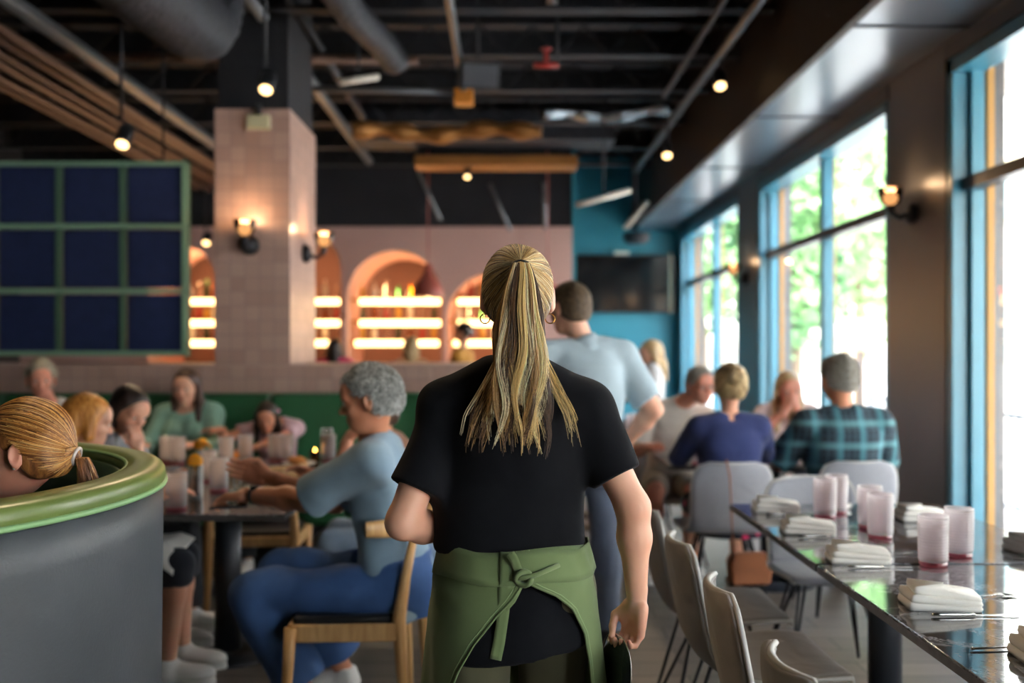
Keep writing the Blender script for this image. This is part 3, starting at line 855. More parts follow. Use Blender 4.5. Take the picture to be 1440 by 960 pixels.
# ---------------------------------------------------------------- half wall, column, banquette
CY = 7.0
struct('wall_half', MB().box(-6.5, .2, CY, CY+.95, 0, 1.31), M_TILE)
struct('trim_3', MB().box(-6.5, .22, CY-.012, CY+.97, 1.31, 1.325), mat('ledge_stone', '#c2a397', .45))
m = MB().box(-2.05, -1.52, CY-.004, CY+.93, 1.325, 3.12); struct('wall_column', m, M_TILE)
struct('trim_4', MB().box(-2.03, -1.54, CY+.02, CY+.9, 3.12, ZC), M_CEIL)
M_GRN = mat('green_leather', '#2c6340', .35, var=.12, vscale=4, bump=.2, bscale=120)
bq = empty('banquette', (-2.6, 6.57, 0), 0, 'long dark green leather banquette against the pink tiled half wall', 'banquette')
for i in range(9):
    x0 = -5.2+i*.6-(-2.6)
    MB().box(x0+.006, x0+.594, .17, .40, .50, 1.13).build('back_panel', M_GRN, bq, bevel=.03, seg=3)
    MB().box(x0+.004, x0+.596, -.38, .19, .33, .46).build('seat_cushion', M_GRN, bq, bevel=.03, seg=3)
MB().box(-2.6, 2.8, -.32, .38, 0, .33).build('plinth', M_BLKMET, bq)

# hanging navy panel
Ypn = 7.1; R_ = P(265, 0, Ypn).x; zt = P(0, 228, Ypn).z; zb = P(0, 500, Ypn).z; n_c = 6; pw = .4565
pn = empty('hanging_screen', (R_-n_c*pw/2, Ypn, zb), 0, 'navy upholstered grid screen in a pale green frame hung over the half wall', 'screen')
M_NAVY = cloth_mat('navy_velvet', '#12234f', .85, 300, .2, .2, .0)
M_GFR = mat('sage_green_frame', '#82a78c', .45, var=.06)
W2 = n_c*pw/2; Hh = zt-zb; ch = Hh/3
m = MB()
m.box(-W2, W2, -.05, .05, 0, .035); m.box(-W2, W2, -.05, .05, Hh-.035, Hh); m.box(-W2, -W2+.035, -.05, .05, 0, Hh); m.box(W2-.035, W2, -.05, .05, 0, Hh)
for i in (1, 2): m.box(-W2, W2, -.045, .045, ch*i-.018, ch*i+.018)
m.build('frame', M_GFR, pn, bevel=.004)
m = MB()
for i in range(1, n_c): m.box(-W2+pw*i-.022, -W2+pw*i+.022, -.035, .035, .03, Hh-.03)
m.build('mullion', mat('dull_green_mullion', '#4b6a58', .5), pn)
for i in range(n_c):
    for j in range(3):
        MB().box(-W2+pw*i+.03, -W2+pw*(i+1)-.03, -.028, .028, ch*j+.025, ch*(j+1)-.025).build('panel', M_NAVY, pn, bevel=.015, seg=3)
for x in (-W2+.3, W2-.18): MB().tube([(x, 0, Hh), (x, 0, ZC-zb)], .008, 8).build('hanger_rod', M_BLKMET, pn)

# ---------------------------------------------------------------- ceiling services
def thing_mb(name, mb, mt, label, cat, group=None, **k):
    o = mb.build(name, mt, None, **k); return tag(o, label, cat, group)
M_DUCT = mat('dusty_black_duct', '#303238', .6, .3, var=.5, vscale=9, bump=.7, bscale=22, bdist=.02)
M_BROWN = mat('brown_conduit', '#6b5040', .5, .3, var=.25, vscale=4)  # plain brown base colour, tone varied at random
M_JOIST = mat('joist_black', '#191c22', .7, var=.5, vscale=8)
M_GREYP = mat('grey_steel_pipe', '#6f7478', .4, .6, var=.1)
for i, y in enumerate([2.2, 3.4, 4.6, 5.8, 7.0, 8.1, 9.2, 10.5, 11.8, 12.9]):
    m = MB(); m.box(-6.4, 1.88, y-.03, y+.03, 4.08, 4.34); m.box(-6.4, 1.88, y-.07, y+.07, 3.80, 3.83); m.box(-6.4, 1.88, y-.07, y+.07, 4.05, 4.08)
    for k in range(20):
        x = -6.3+k*.42; q = MB(); m.tube([(x, y, 3.83), (x+.21, y, 4.06), (x+.42 if x+.42 < 1.88 else 1.87, y, 3.83)], .014, 6)
    o = struct('ceiling_joist', m, M_JOIST)
def pipe(pts, r, mt, label, name='ceiling_pipe', group=None, cl=None):
    o = MB().tube(pts, r, 12).build(name, mt); tag(o, label, 'pipe', group); return o
pipe([(-3.02, 1.0, 3.55), (-3.02, 13, 3.55)], .055, M_GREYP, 'thick grey pipe crossing the upper left of the dark ceiling')
for i, x in enumerate((-3.28, -3.42, -3.56, -3.72, -3.88, -4.04)):
    pipe([(x, 1.5, 3.50+.02*(i % 2)), (x, 13, 3.50+.02*(i % 2))], .035-.006*(i % 3), M_BROWN, 'brown conduit of the bundle over the navy screen, %s from the thick grey pipe' % ['first', 'second', 'third', 'fourth', 'fifth', 'sixth'][i], 'ceiling_conduit', 'brown conduits over the navy screen')
pipe([(1.62, 2.0, 3.66), (1.62, 12.5, 3.66)], .035, M_GREYP, 'grey pipe nearest the window soffit on the ceiling')
pipe([(1.43, 2.0, 3.72), (1.43, 9.0, 3.72)], .022, M_BLKMET, 'thin dark pipe beside the grey soffit pipe')
pipe([(-.36, 4.0, 3.62), (-.36, 8.5, 3.62)], .032, M_GREYP, 'grey pipe running to the small amber box at ceiling centre')
pipe([(-1.9, 8.5, 3.66), (-.36, 8.5, 3.62)], .026, M_GREYP, 'grey cross pipe joining the small amber box from the left')
pipe([(.35, 5.5, 3.95), (.33, 7.4, 3.95)], .04, M_GREYP, 'short grey pipe end above the red valve')
pipe([(-5.8, 7.9, 3.78), (-.7, 7.9, 3.72)], .035, M_BROWN, 'long brown pipe crossing the ceiling above the pink column')
pipe([(-1.72, 6.0, 3.78), (-1.72, 12.5, 3.78)], .05, M_GREYP, 'grey pipe just right of the pink column top')
pipe([(-1.5, 6.8, 3.85), (-1.5, 12.0, 3.85)], .035, M_BLKMET, 'dark pipe second right of the pink column top')
ax = MB().box(-.44, -.28, 8.36, 8.52, 3.50, 3.625); thing_mb('junction_box', ax, mat('amber_box', '#d68a35', .5), 'small amber junction box at the end of the centre pipe', 'junction box', bevel=.006)
# flexible duct
m = MB(); pts = []; rr = []
for i in range(90):
    t = i/89; pts.append((-2.25+.30*t, 3.9+2.6*min(t/.85, 1)+.12*max(0, t-.85)/.15, 3.53+.60*(max(0, t-.80)/.20)**2)); rr.append(.235+.014*(i % 2))
thing_mb('flexible_duct', m.tube(pts, rr, 20), M_DUCT, 'fat black ribbed flexible duct above the pink column', 'duct')
m = MB(); pts = []; rr = []
for i in range(60):
    t = i/59; pts.append((-1.15+.3*t, 5.2+t*2.4, 3.62+.02*math.sin(t*9))); rr.append(.10+.008*(i % 2))
thing_mb('flexible_duct', m.tube(pts, rr, 16), M_DUCT, 'thinner black flexible duct right of the fat one on the ceiling', 'duct')
# large duct + lip over the middle, warm light painted into its colour
M_AMB = mat('warm_light_painted_metal', '#a8743c', .45, .5, var=.3, vscale=5, bump=.4, bscale=14, bdist=.02)  # amber base colour stands in for warm bar light falling on the metal
m = MB().box(-1.65, 1.2, 10.9, 11.5, 3.72, 4.05); thing_mb('rectangular_duct', m, M_DUCT, 'wide dark rectangular duct above the waitress', 'duct', bevel=.01)
m = MB().box(-1.05, .82, 11.35, 11.75, 3.52, 3.64); thing_mb('amber_tinted_trough', m, M_AMB, 'long metal trough painted amber as warm light hanging under the wide dark duct', 'trough', bevel=.008)
m = MB(); pts = []; rr = []
for i in range(70):
    t = i/69; pts.append((-1.55+1.9*t, 10.0+.10*math.sin(t*4), 3.62+.025*math.sin(t*11))); rr.append(.07+.012*(i % 2)+.02*math.sin(t*30))
thing_mb('insulated_pipe', m.tube(pts, rr, 12), M_AMB, 'crinkled wrapped pipe painted amber as warm light in front of the wide dark duct', 'pipe'); _ip = bpy.data.objects['insulated_pipe']
for _x, _y in ((-1.5, 10.0), (.3, 9.81)): MB().tube([(_x, _y, 3.62), (_x, _y, ZC)], .01, 6).build('hanger', M_BLKMET, _ip)
M_FOIL = mat('crinkled_foil', '#aebcc6', .25, .9, bump=1.0, bscale=9, bdist=.05)
m = MB(); pts = []; rr = []
for i in range(50):
    t = i/49; pts.append((.35+1.3*t, 9.7+.1*math.sin(t*5), 3.72+.02*math.sin(t*9))); rr.append(.085+.02*math.sin(t*23))
thing_mb('foil_duct', m.tube(pts, rr, 14, flat=.6), M_FOIL, 'crinkled silver foil duct at ceiling centre right', 'duct')
for i, (x, z, y) in enumerate([(-1.0, 3.45, 11.3), (-.2, 3.4, 11.9), (.45, 3.42, 11.9)]):
    pipe([(x, y, z), (x+(.25 if i != 2 else .02), y+.1, z-.55)], .022, M_GREYP, 'short slanted ceiling brace under the amber trough, %s of three' % ['left', 'middle', 'right'][i], 'ceiling_brace')
# speaker, projector, valve, fluorescent bars
sp = empty('ceiling_speaker', (-.22, 7.6, 3.42), .15, 'black box loudspeaker hanging at ceiling centre', 'speaker')
MB().box(-.15, .15, -.14, .14, 0, .2, T(0, 0, 0) @ RX(.3)).build('cabinet', M_BLKMET, sp, bevel=.01)
MB().box(-.13, .13, -.150, -.141, .02, .18, RX(.3)).build('grille', mat('speaker_grille', '#4a4e55', .7), sp)
MB().tube([(0, 0, .19), (0, 0, .93)], .012, 8).build('bracket', M_BLKMET, sp)
sp2 = empty('ceiling_speaker', P(895, 335, 14.6), .0, 'dark dome loudspeaker above the wall television', 'speaker')
MB().lathe([(.001, -.09), (.14, -.08), (.2, -.02), (.2, .08), (.03, .1), (.03, 1.4)], n=20).build('housing', M_BLKMET, sp2)
v = P(768, 92, 7.9); rv = empty('sprinkler_valve', v, 0, 'red sprinkler valve with wheel on the ceiling', 'valve')
M_RED = mat('valve_red', '#a8332c', .4)
MB().tube([(-.10, 0, 0), (.10, 0, 0)], .022, 10).build('pipe_body', M_RED, rv)
MB().tube([(0, 0, 0), (0, 0, .12)], .02, 8).build('stem', M_RED, rv)
MB().lathe([(.035, .12), (.05, .13), (.035, .14)], n=16).build('wheel', M_RED, rv)
MB().tube([(.08, 0, 0), (.10, 0, .67)], .015, 8).build('drop_pipe', M_BLKMET, rv)
M_LAMPW = mat('pale_lamp_bar', '#d8d2c4', .4)
for (u0, v0, u1, v1, Y, lab) in [(812, 288, 885, 268, 9.5, 'slanted pale strip light left of the foil duct end'), (880, 320, 908, 284, 11.0, 'pale strip light standing steep near the teal wall'), (478, 116, 530, 108, 7.6, 'short pale strip light above the pink column right side')]:
    a, b = P(u0, v0, Y), P(u1, v1, Y+.2); o = empty('strip_light', (a+b)/2, 0, lab, 'light')
    c = (a+b)/2; MB().tube([a-c, b-c], .045, 12, flat=.6).build('housing', M_LAMPW, o)
    MB().tube([(0, 0, .02), (0, 0, ZC-c.z)], .01, 6).build('hanger', M_BLKMET, o)
M_BULB = emit('spot_lens', '#ffcf8a', 3.2)
def spotlamp(u, v, Y, lab, e=30, tilt=-.6, r=.045):
    p = P(u, v, Y); o = empty('ceiling_spotlight', p, 0, lab, 'spotlight', None)
    M = RX(tilt)
    MB().lathe([(r*1.05, -.005), (r*1.15, .0), (r*1.15, .13), (r*.6, .16), (.001, .16)], n=18, m=M).build('shade', M_BLKMET, o)
    MB().lathe([(.001, -.016), (r*.9, -.012), (r*.9, -.007), (.001, -.006)], n=18, m=M).build('lens', M_BULB, o)
    MB().tube([(0, -.02, .14), (0, -.02, ZC-p.z-.01)], .012, 8).build('stem', M_BLKMET, o)
    l = bpy.data.lights.new('lamp', 'SPOT'); l.energy = e*.55; l.color = (1, .74, .46); l.spot_size = 1.5; l.spot_blend = .7; l.shadow_soft_size = .05
    lo_ = bpy.data.objects.new('lamp', l); lo_.location = (0, -.02, -.03); lo_.rotation_euler = (tilt, 0, 0); link(lo_, o)
spotlamp(374, 125, 6.4, 'lit ceiling spotlight in front of the pink column top', 60)
spotlamp(172, 202, 6.6, 'lit ceiling spotlight above the navy screen', 60)
spotlamp(1013, 120, 7.6, 'lit ceiling spotlight nearest the window soffit', 60)
spotlamp(938, 218, 9.6, 'lit ceiling spotlight farther down the window soffit', 60)
spotlamp(657, 248, 11.5, 'small lit ceiling spotlight under the amber trough', 40, r=.035)
spotlamp(290, 341, 12.8, 'lit spotlight over the bar arch beside the navy screen', 40, r=.05)
# ceiling lamps nearer the viewer (above the frame)
spotlamp(100, -330, 3.6, 'lit ceiling spotlight above the green booth', 70)
spotlamp(460, -300, 4.0, 'lit ceiling spotlight above the left dining table', 90)
# pendant lamps
M_TERRA = mat('terracotta_enamel', '#a5574b', .35)
for (u, vb, Y, lab) in [(602, 418, 12.2, 'bell shaped terracotta pendant lamp in front of the middle arch'), (770, 428, 12.2, 'bell shaped terracotta pendant lamp behind the waitress head')]:
    p = P(u, vb, Y); o = empty('pendant_lamp', p, 0, lab, 'pendant lamp', None)
    MB().lathe([(.185, 0), (.19, .03), (.175, .12), (.12, .22), (.06, .28), (.05, .38), (.03, .41), (.001, .41)], n=28).build('lamp_shade', M_TERRA, o)
    MB().tube([(0, 0, .4), (0, 0, ZC-p.z-.01)], .008, 8).build('cord', M_TERRA, o)
    MB().lathe([(.001, -.03), (.03, -.02), (.045, .02), (.02, .07), (.001, .07)], n=14).build('bulb', M_BULB, o)
# wall sconces
def sconce(p, n, lab, e=9):
    p = Vector(p); n = Vector(n); o = empty('wall_sconce', p, 0, lab, 'wall lamp')
    ang = math.atan2(n.y, n.x)-PI/2     # local +y away from the wall
    M = RZ(ang)
    M_DK = M_BLKMET
    MB().lathe([(.001, 0), (.065, .0), (.07, .02), (.05, .05), (.001, .055)], n=20, m=M @ RX(-PI/2)).build('backplate', M_DK, o)
    MB().tube([M @ Vector(q) for q in [(0, .03, 0), (0, .09, -.03), (0, .14, .0), (0, .15, .05)]], [.016, .016, .018, .03], 10).build('arm', M_DK, o)
    b = MB(); 
    pr = [(.001, -.045)]+[(.045*math.cos(-PI/2+PI*i/10), .045*math.sin(-PI/2+PI*i/10)) for i in range(1, 10)]+[(.001, .045)]
    M2 = M @ T(0, .15, .095)
    b.lathe(pr, n=18, m=M2); b.build('bulb', M_BULB2, o)
    MB().lathe([(.030, .05), (.052, .06), (.075, .12), (.078, .16)], n=20, m=M @ T(0, .15, .0)).build('glass_shade', glass('smoked_glass', '#6d5a4c', .02), o, solid=.003)
    l = bpy.data.lights.new('lamp', 'POINT'); l.energy = e*.28; l.color = (1, .62, .33); l.shadow_soft_size = .045
    lo_ = bpy.data.objects.new('lamp', l); lo_.location = M @ Vector((0, .15, .17)); link(lo_, o)
M_BULB2 = emit('globe_bulb', '#ffd59a', 4.5)
sconce(P(352, 345, CY-.01), (0, -1, 0), 'lit globe wall lamp on the front of the pink tiled column', 14)
sconce((-1.515, CY+.45, P(0, 353, CY+.45).z-.02), (1, 0, 0), 'lit globe wall lamp on the right side of the pink tiled column', 14)
sconce((XR, 6.35, P(0, 300, 6.35).z), (-1, 0, 0), 'lit globe wall lamp on the grey pillar between the near windows', 10)
sconce((XR, 10.75, P(0, 392, 10.75).z), (-1, 0, 0), 'globe wall lamp on the far grey pillar', 8)

# television on the teal wall
a, b = P(805, 440, 15.1), P(948, 358, 15.1)
tv = empty('television', ((a.x+b.x)/2, 15.12, a.z), 0, 'large black wall television on the teal wall', 'television')
w_ = (b.x-a.x)/2; h_ = b.z-a.z
MB().box(-w_, w_, -.03, .03, 0, h_).build('casing', M_BLKMET, tv, bevel=.006)
MB().box(-w_+.02, w_-.02, -.034, -.0305, .02, h_-.02).build('screen', mat('black_screen', '#0a0a0c', .12), tv)
MB().box(-.3, .3, .03, .08, h_*.3, h_*.7).build('wall_mount', M_BLKMET, tv)
o = MB().box(-.11, .11, -.03, .03, 0, .05, T(a.x+.75, 15.12, P(948, 358, 15.1).z+.001)).build('sound_sensor', mat('pale_plastic', '#cfd6c8', .5)); tag(o, 'small pale box on top of the television', 'sensor')
p = P(944, 440, 15.0); o = MB().tube([(p.x, 15.1, p.z), (p.x, 15.1, p.z+.92)], .022, 10).build('wall_conduit', mat('pale_green_conduit', '#b9cbb4', .4)); tag(o, 'pale vertical conduit at the right edge of the television', 'conduit')

# wall mounted emergency light on the column top
p = P(364, 172, CY-.02); o = empty('emergency_light', (p.x, CY-.004, p.z), 0, 'cream twin emergency light at the pink column top', 'emergency light')
MB().box(-.08, .08, -.05, 0, -.05, .05).build('housing', mat('cream_plastic', '#d9d3ab', .5), o, bevel=.008)
MB().tube([(0, -.03, .05), (.01, -.05, .12)], .022, 10).build('lamp_head', M_BLKMET, o)

# ---------------------------------------------------------------- outside the windows
struct('ground', MB().box(XR+.35, 40, -20, 60, -.25, -.15), mat('pale_paving', '#d9d6cf', .8, var=.1))
m = MB().box(XR+.36, 5.4, -4, 7.4, 3.3, 3.42); 
for i in range(22): m.box(XR+.36, 5.4, -3.6+i*.5, -3.5+i*.5, 3.22, 3.3)
struct('canopy', m, M_WHITEEXT)
for i, y in enumerate([5.75, 6.9]):
    pass
for k, (a, b) in enumerate(opens):
    m = MB()
    for y in (a+.02, b-.10) + (((a+b)/2+.06,) if k < 2 else ()): m.box(XR+.21, XR+.25, y+.02, y+.05, SILL, WT)
    struct('trim_%d' % (5+k), m, M_OCHRE)
# exterior columns and a white building across the way
def building(x0, x1, y0, y1, h, lab, mt, wins, mtw):
    b = empty('building', ((x0+x1)/2, (y0+y1)/2, -.15), 0, lab, 'building')
    c = b.location
    MB().box(x0-c.x, x1-c.x, y0-c.y, y1-c.y, 0, h).build('walls', mt, b)
    MB().box(x0-c.x-.3, x1-c.x+.3, y0-c.y-.3, y1-c.y+.3, h, h+.3).build('roof', mat('pale_roof', '#cfc8bc', .8), b)
    for (y, z, wy, wz) in wins:
        f = MB().box(x0-c.x-.06, x0-c.x+.04, y-c.y-wy/2, y-c.y+wy/2, z, z+wz).build('window', mtw, b)
        MB().box(x0-c.x-.07, x0-c.x-.061, y-c.y-wy/2+.06, y-c.y+wy/2-.06, z+.06, z+wz-.06).build('pane', mat('ext_pane', '#8fa5ad', .1), f)
building(12, 20, 14, 34, 9, 'white building across the street beyond the middle window', M_WHITEEXT, [(y, z, 1.4, 1.5) for y in (17, 20.5, 24, 27.5) for z in (1.2, 4.6)], mat('ext_frame', '#c9b48f', .6))
building(9, 16, -4, 12.5, 5.5, 'pale building outside the near window', M_WHITEEXT, [(y, 1.0, 1.6, 1.6) for y in (1.5, 5.5, 9.5)], mat('ext_frame', '#c9b48f', .6))
# leafy trees
def tree_mats():
    n = NT('leaf_green'); f = n.noise(1.4, detail=4)
    n.set(Base__Color=n.ramp(f, [(.3, '#4a7446'), (.5, '#73a065'), (.7, '#a8cc93')]), Roughness=.6)
    return n.m
M_LEAF = tree_mats(); M_BARK = mat('tree_bark', '#6b5a48', .9, bump=.6, bscale=20)
def tree(x, y, h, r, lab, seed):
    g = np.random.default_rng(seed); t = empty('street_tree', (x, y, -.15), 0, lab, 'tree')
    m = MB(); m.tube([(0, 0, 0), (.05, .02, h*.3), (-.03, .05, h*.55), (0, 0, h*.8)], [.14, .11, .07, .03], 10)
    for k in range(6):
        a = k*1.05; m.tube([(0, 0, h*(.4+.05*k)), (r*.5*math.cos(a), r*.5*math.sin(a), h*(.55+.05*k)), (r*.8*math.cos(a), r*.8*math.sin(a), h*(.62+.05*k))], [.05, .03, .012], 6)
    m.build('trunk', M_BARK, t)
    N = 5200; d = g.normal(size=(N, 3)); d /= np.linalg.norm(d, axis=1)[:, None]; rad = g.uniform(.35, 1, N)**.5
    lump = 1+.25*np.sin(d[:, 0]*5+seed)*np.cos(d[:, 2]*6+d[:, 1]*4)
    c = d*(rad*lump)[:, None]*np.array([r, r, h*.36])+np.array([0, 0, h*.66])
    a = g.normal(size=(N, 3)); a /= np.linalg.norm(a, axis=1)[:, None]; b = np.cross(a, g.normal(size=(N, 3))); b /= np.linalg.norm(b, axis=1)[:, None]
    s = g.uniform(.07, .13, N)[:, None]
    V = np.stack([c-a*s, c+b*s*.55, c+a*s, c-b*s*.55], 1).reshape(-1, 3); F = np.arange(N*4).reshape(-1, 4)
    from_np('foliage', V, F, M_LEAF, t, smooth=False)
tree(7.6, 21.5, 6.5, 1.6, 'leafy green tree seen through the far window', 1)
tree(9.0, 26.5, 8, 2.4, 'tall leafy tree behind the far window tree', 2)
tree(4.95, 17.2, 5.2, 1.15, 'leafy green tree seen through the left half of the middle window', 3)
tree(4.9, 25.0, 6.2, 1.2, 'slim leafy tree close outside the far window', 4)
nb = empty('notice_board', (4.98, 14.0, -.15), .3, 'small notice board on a post outside the middle window', 'notice board')
MB().tube([(0, 0, 0), (0, 0, 1.6)], .03, 8).build('post', M_BLKMET, nb); MB().box(-.32, .32, -.02, .02, 1.55, 2.0).build('board', mat('board_beige', '#b99c78', .6), nb, bevel=.005)
MB().box(-.27, .27, -.03, -.021, 1.6, 1.82).build('green_panel', mat('board_green', '#5f7a58', .6), nb)
m = MB(); m.box(-.02, .02, -3, 3, .95, 1.0); m.box(-.02, .02, -3, 3, .12, .16)
for k in range(46): m.box(-.012, .012, -3+k*.13, -2.98+k*.13, .12, .96)
for k in range(4): m.box(-.03, .03, -2.98+k*1.98, -2.92+k*1.98, 0, 1.05)
rl = empty('railing', (4.6, 9.6, -.15), 0, 'grey metal railing on the pavement outside the near windows', 'railing'); m.build('bars', mat('railing_grey', '#7f8b94', .5), rl)
# portals help daylight through the openings; sun on the pavement side
for (a, b) in opens:
    l = bpy.data.lights.new('portal', 'AREA'); l.shape = 'RECTANGLE'; l.size = WT-SILL; l.size_y = b-a; l.cycles.is_portal = True
    o = bpy.data.objects.new('portal', l); o.location = (XR+.3, (a+b)/2, (SILL+WT)/2); o.rotation_euler = (0, PI/2, 0); link(o); o['kind'] = 'structure'
sun = bpy.data.lights.new('sun', 'SUN'); sun.energy = SUN if 'SUN' in globals() else 3.0; sun.angle = .01; sun.color = (1, .95, .86)
so_ = bpy.data.objects.new('sun', sun); so_.rotation_euler = (math.radians(38), 0, math.radians(-35)); link(so_); so_['kind'] = 'structure'
# ---------------------------------------------------------------- furniture
def marble(name, dark, vein, rough=.08):
    n = NT(name)
    f = n.noise(1.6, detail=8, rough=.68, dist=2.2); g = n.noise(7, detail=6, rough=.7, dist=1.2)
    mx = n.node('ShaderNodeMath', _operation='MULTIPLY_ADD'); n.link(g, mx.inputs[0]); mx.inputs[1].default_value = .35; n.link(f, mx.inputs[2])
    n.set(Base__Color=n.ramp(mx.outputs[0], [(.50, dark), (.66, '#3b3b40'), (.70, vein), (.74, '#34343a'), (.95, dark)]), Roughness=rough, Coat__Weight=.5)
    n.b.inputs['Coat Roughness'].default_value = .03
    return n.m
M_MARBLE = marble('black_veined_marble', '#18191c', '#8e8f94')
M_MARBLE_EDGE = mat('worn_stone_edge', '#5c5856', .45, var=.5, vscale=30, bump=.4, bscale=50)
M_LEG = mat('dark_grey_steel_leg', '#33373e', .42, .3)
M_ROD = mat('black_rod', '#17181b', .4, .4)
M_SHELL = cloth_mat('grey_woven_upholstery', '#8d8783', .9, 500, .35, .06)
M_SHELL_B = cloth_mat('grey_upholstery_pale', '#93959c', .9, 500, .35, .05)
M_PIPING = mat('pale_piping', '#b9b6b1', .6)
def slab(name, x0, x1, y0, y1, lab, label_pos=(0, 0)):
    t = empty('dining_table', ((x0+x1)/2, (y0+y1)/2, 0), 0, lab, 'table')
    w, d = (x1-x0)/2, (y1-y0)/2
    MB().box(-w, w, -d, d, .722, .75).build('tabletop', M_MARBLE, t, bevel=.003)
    MB().box(-w-.001, w+.001, -d-.001, d+.001, .724, .745).build('edge_band', M_MARBLE_EDGE, t)
    MB().tube([(0, 0, .02), (0, 0, .70)], .062, 24).build('pedestal', M_LEG, t)
    MB().lathe([(.27, 0), (.27, .012), (.08, .02), (.001, .02)], n=36).build('base_plate', M_LEG, t)
    MB().box(-.2, .2, -.2, .2, .70, .7235).build('mounting_plate', M_LEG, t)
    return t
# right hand tables: three slabs end to end
TX0, TX1 = .99, 1.90
slab('t', TX0, TX1, 3.19, 4.41, 'black marble table far in the right row, end towards the plaid shirt man')
slab('t', TX0, TX1, 1.94, 3.165, 'black marble table near in the right row with the nearest pair of tumblers')
# left dining table group
LX0, LX1 = -1.72, -.92
slab('t', LX0, LX1, 4.12, 5.32, 'dark dining table in front of the man in the blue tee')
slab('t', LX0-1.3, LX1+.1, 5.66, 6.18, 'dark table along the green banquette')
# table of the back party
slab('t', .95, 2.30, 5.84, 6.42, 'dark table between the navy top woman and her friends')
tb = empty('high_table', (.82, 8.60, 0), 0, 'tall small table at the teal wall in front of the blonde seated woman', 'table')
MB().lathe([(.001, .98), (.32, .98), (.33, 1.0), (.32, 1.02), (.001, 1.02)], n=32).build('tabletop', M_MARBLE, tb)
MB().tube([(0, 0, .02), (0, 0, .98)], .04, 16).build('pedestal', M_LEG, tb)
MB().lathe([(.24, 0), (.24, .012), (.001, .02)], n=32).build('base_plate', M_LEG, tb)
slab('t', .62, 1.15, 7.78, 8.2, 'small dark table behind the server in the pale blue shirt')

# shell chair (faces +y locally)
def shell_chair(loc, rz, lab, mt, group=None):
    r = empty('shell_chair', loc, rz, lab, 'chair', group)
    # section profile from seat front to back top: (y, z, half width)
    prof = [(.235, .440, .205), (.225, .458, .228), (.15, .462, .245), (.05, .455, .248), (-.05, .450, .240), (-.13, .455, .225), (-.185, .485, .215), (-.215, .54, .212), (-.235, .62, .215), (-.250, .70, .215), (-.262, .77, .205), (-.268, .815, .18), (-.270, .835, .12)]
    n = len(prof)
    def fn(off):
        def g(u, v):
            k = v*(n-1); i = min(int(k), n-2); t = k-i
            y, z, w = [prof[i][q]*(1-t)+prof[i+1][q]*t for q in range(3)]
            j = min(i+1, n-2); dy, dz = prof[i+1][0]-prof[i][0], prof[i+1][1]-prof[i][1]; L = math.hypot(dy, dz); ny, nz = dz/L, -dy/L
            x = (u*2-1)*w; e = abs(u*2-1)
            bowl = .035*e**2.2 if k > 5 else .012*e**2
            if k > 5: y += bowl
            else: z += bowl*.6
            return Vector((x, y-ny*off*(-1)*(-1), z-nz*off*(-1)*(-1)))
        return g
    m = MB(); m.grid(fn(0), 15, 37); m.build('seat_shell', mt, r, solid=.026, sub=1)
    # piping round the rim
    g = fn(0); pts = [g(0, j/36) for j in range(37)]+[g(i/10, 1) for i in range(1, 10)]+[g(1, 1-j/36) for j in range(37)]
    m = MB(); m.tube([p+Vector((0, 0, .0)) for p in pts], .0075, 6); m.build('piping', M_PIPING, r)
    m = MB(); m.box(-.13, .13, -.10, .12, .425, .438); m.build('under_frame', M_ROD, r)
    for sx in (-1, 1):
        for sy in (-1, 1):
            m = MB()
            m.tube([(sx*.12, sy*.02, .432), (sx*.215, sy*.20, .006)], .007, 8); m.tube([(sx*.12, sy*.10, .432), (sx*.215, sy*.205, .006)], .007, 8)
            m.build('leg', M_ROD, r)
    return r
# row along the left side of the right table, facing +X (window)
names = ['farthest', 'second farthest', 'second nearest', 'nearest']
row = shell_chair((.79, 3.78, 0), -PI/2, 'grey shell chair in the left row, farthest, beside the far table end', M_SHELL, 'grey shell chairs left of the right table')
for k, (y, dz) in enumerate([(3.16, .03), (2.54, -.04), (1.93, .02)]):
    c = copy_tree(row); c.location = (.79, y, 0); c.rotation_euler.z = -PI/2+dz
    c['label'] = ['grey shell chair in the left row, second from its far end', 'grey shell chair in the left row, second nearest to the viewer', 'grey shell chair in the left row, nearest and cut by the bottom edge'][k]
hd = shell_chair((1.42, 4.44, 0), PI, 'empty pale grey shell chair at the head of the marble table', M_SHELL_B)
hd.location = (1.42, 4.42, 0)
c = copy_tree(hd); c.location = (1.19, 5.47, 0); c.rotation_euler.z = 0; c['label'] = 'pale grey shell chair under the woman in the navy top'
c = copy_tree(hd); c.location = (1.86, 5.52, 0); c.rotation_euler.z = .05; c['label'] = 'pale grey shell chair under the man in the plaid shirt'
c = copy_tree(hd); c.location = (1.10, 6.72, 0); c.rotation_euler.z = PI; c['label'] = 'pale grey shell chair under the grey haired man with glasses'
c = copy_tree(hd); c.location = (1.92, 6.86, 0); c.rotation_euler.z = PI; c['label'] = 'pale grey shell chair under the woman with clasped hands'
c = copy_tree(hd); c.location = (1.0, 7.52, 0); c.rotation_euler.z = .1; c['label'] = 'empty grey shell chair behind the server, right one at the small table'
c = copy_tree(hd); c.location = (.52, 7.52, 0); c.rotation_euler.z = -.2; c['label'] = 'empty grey shell chair mostly hidden behind the server, left one at the small table'
for k, y in enumerate((3.62, 2.95)):
    c = copy_tree(row); c.location = (2.13, y, 0); c.rotation_euler.z = PI/2; del c['group']
    c['label'] = ['grey shell chair between the marble table and window, farther of two', 'grey shell chair between the marble table and window, nearer of two'][k]
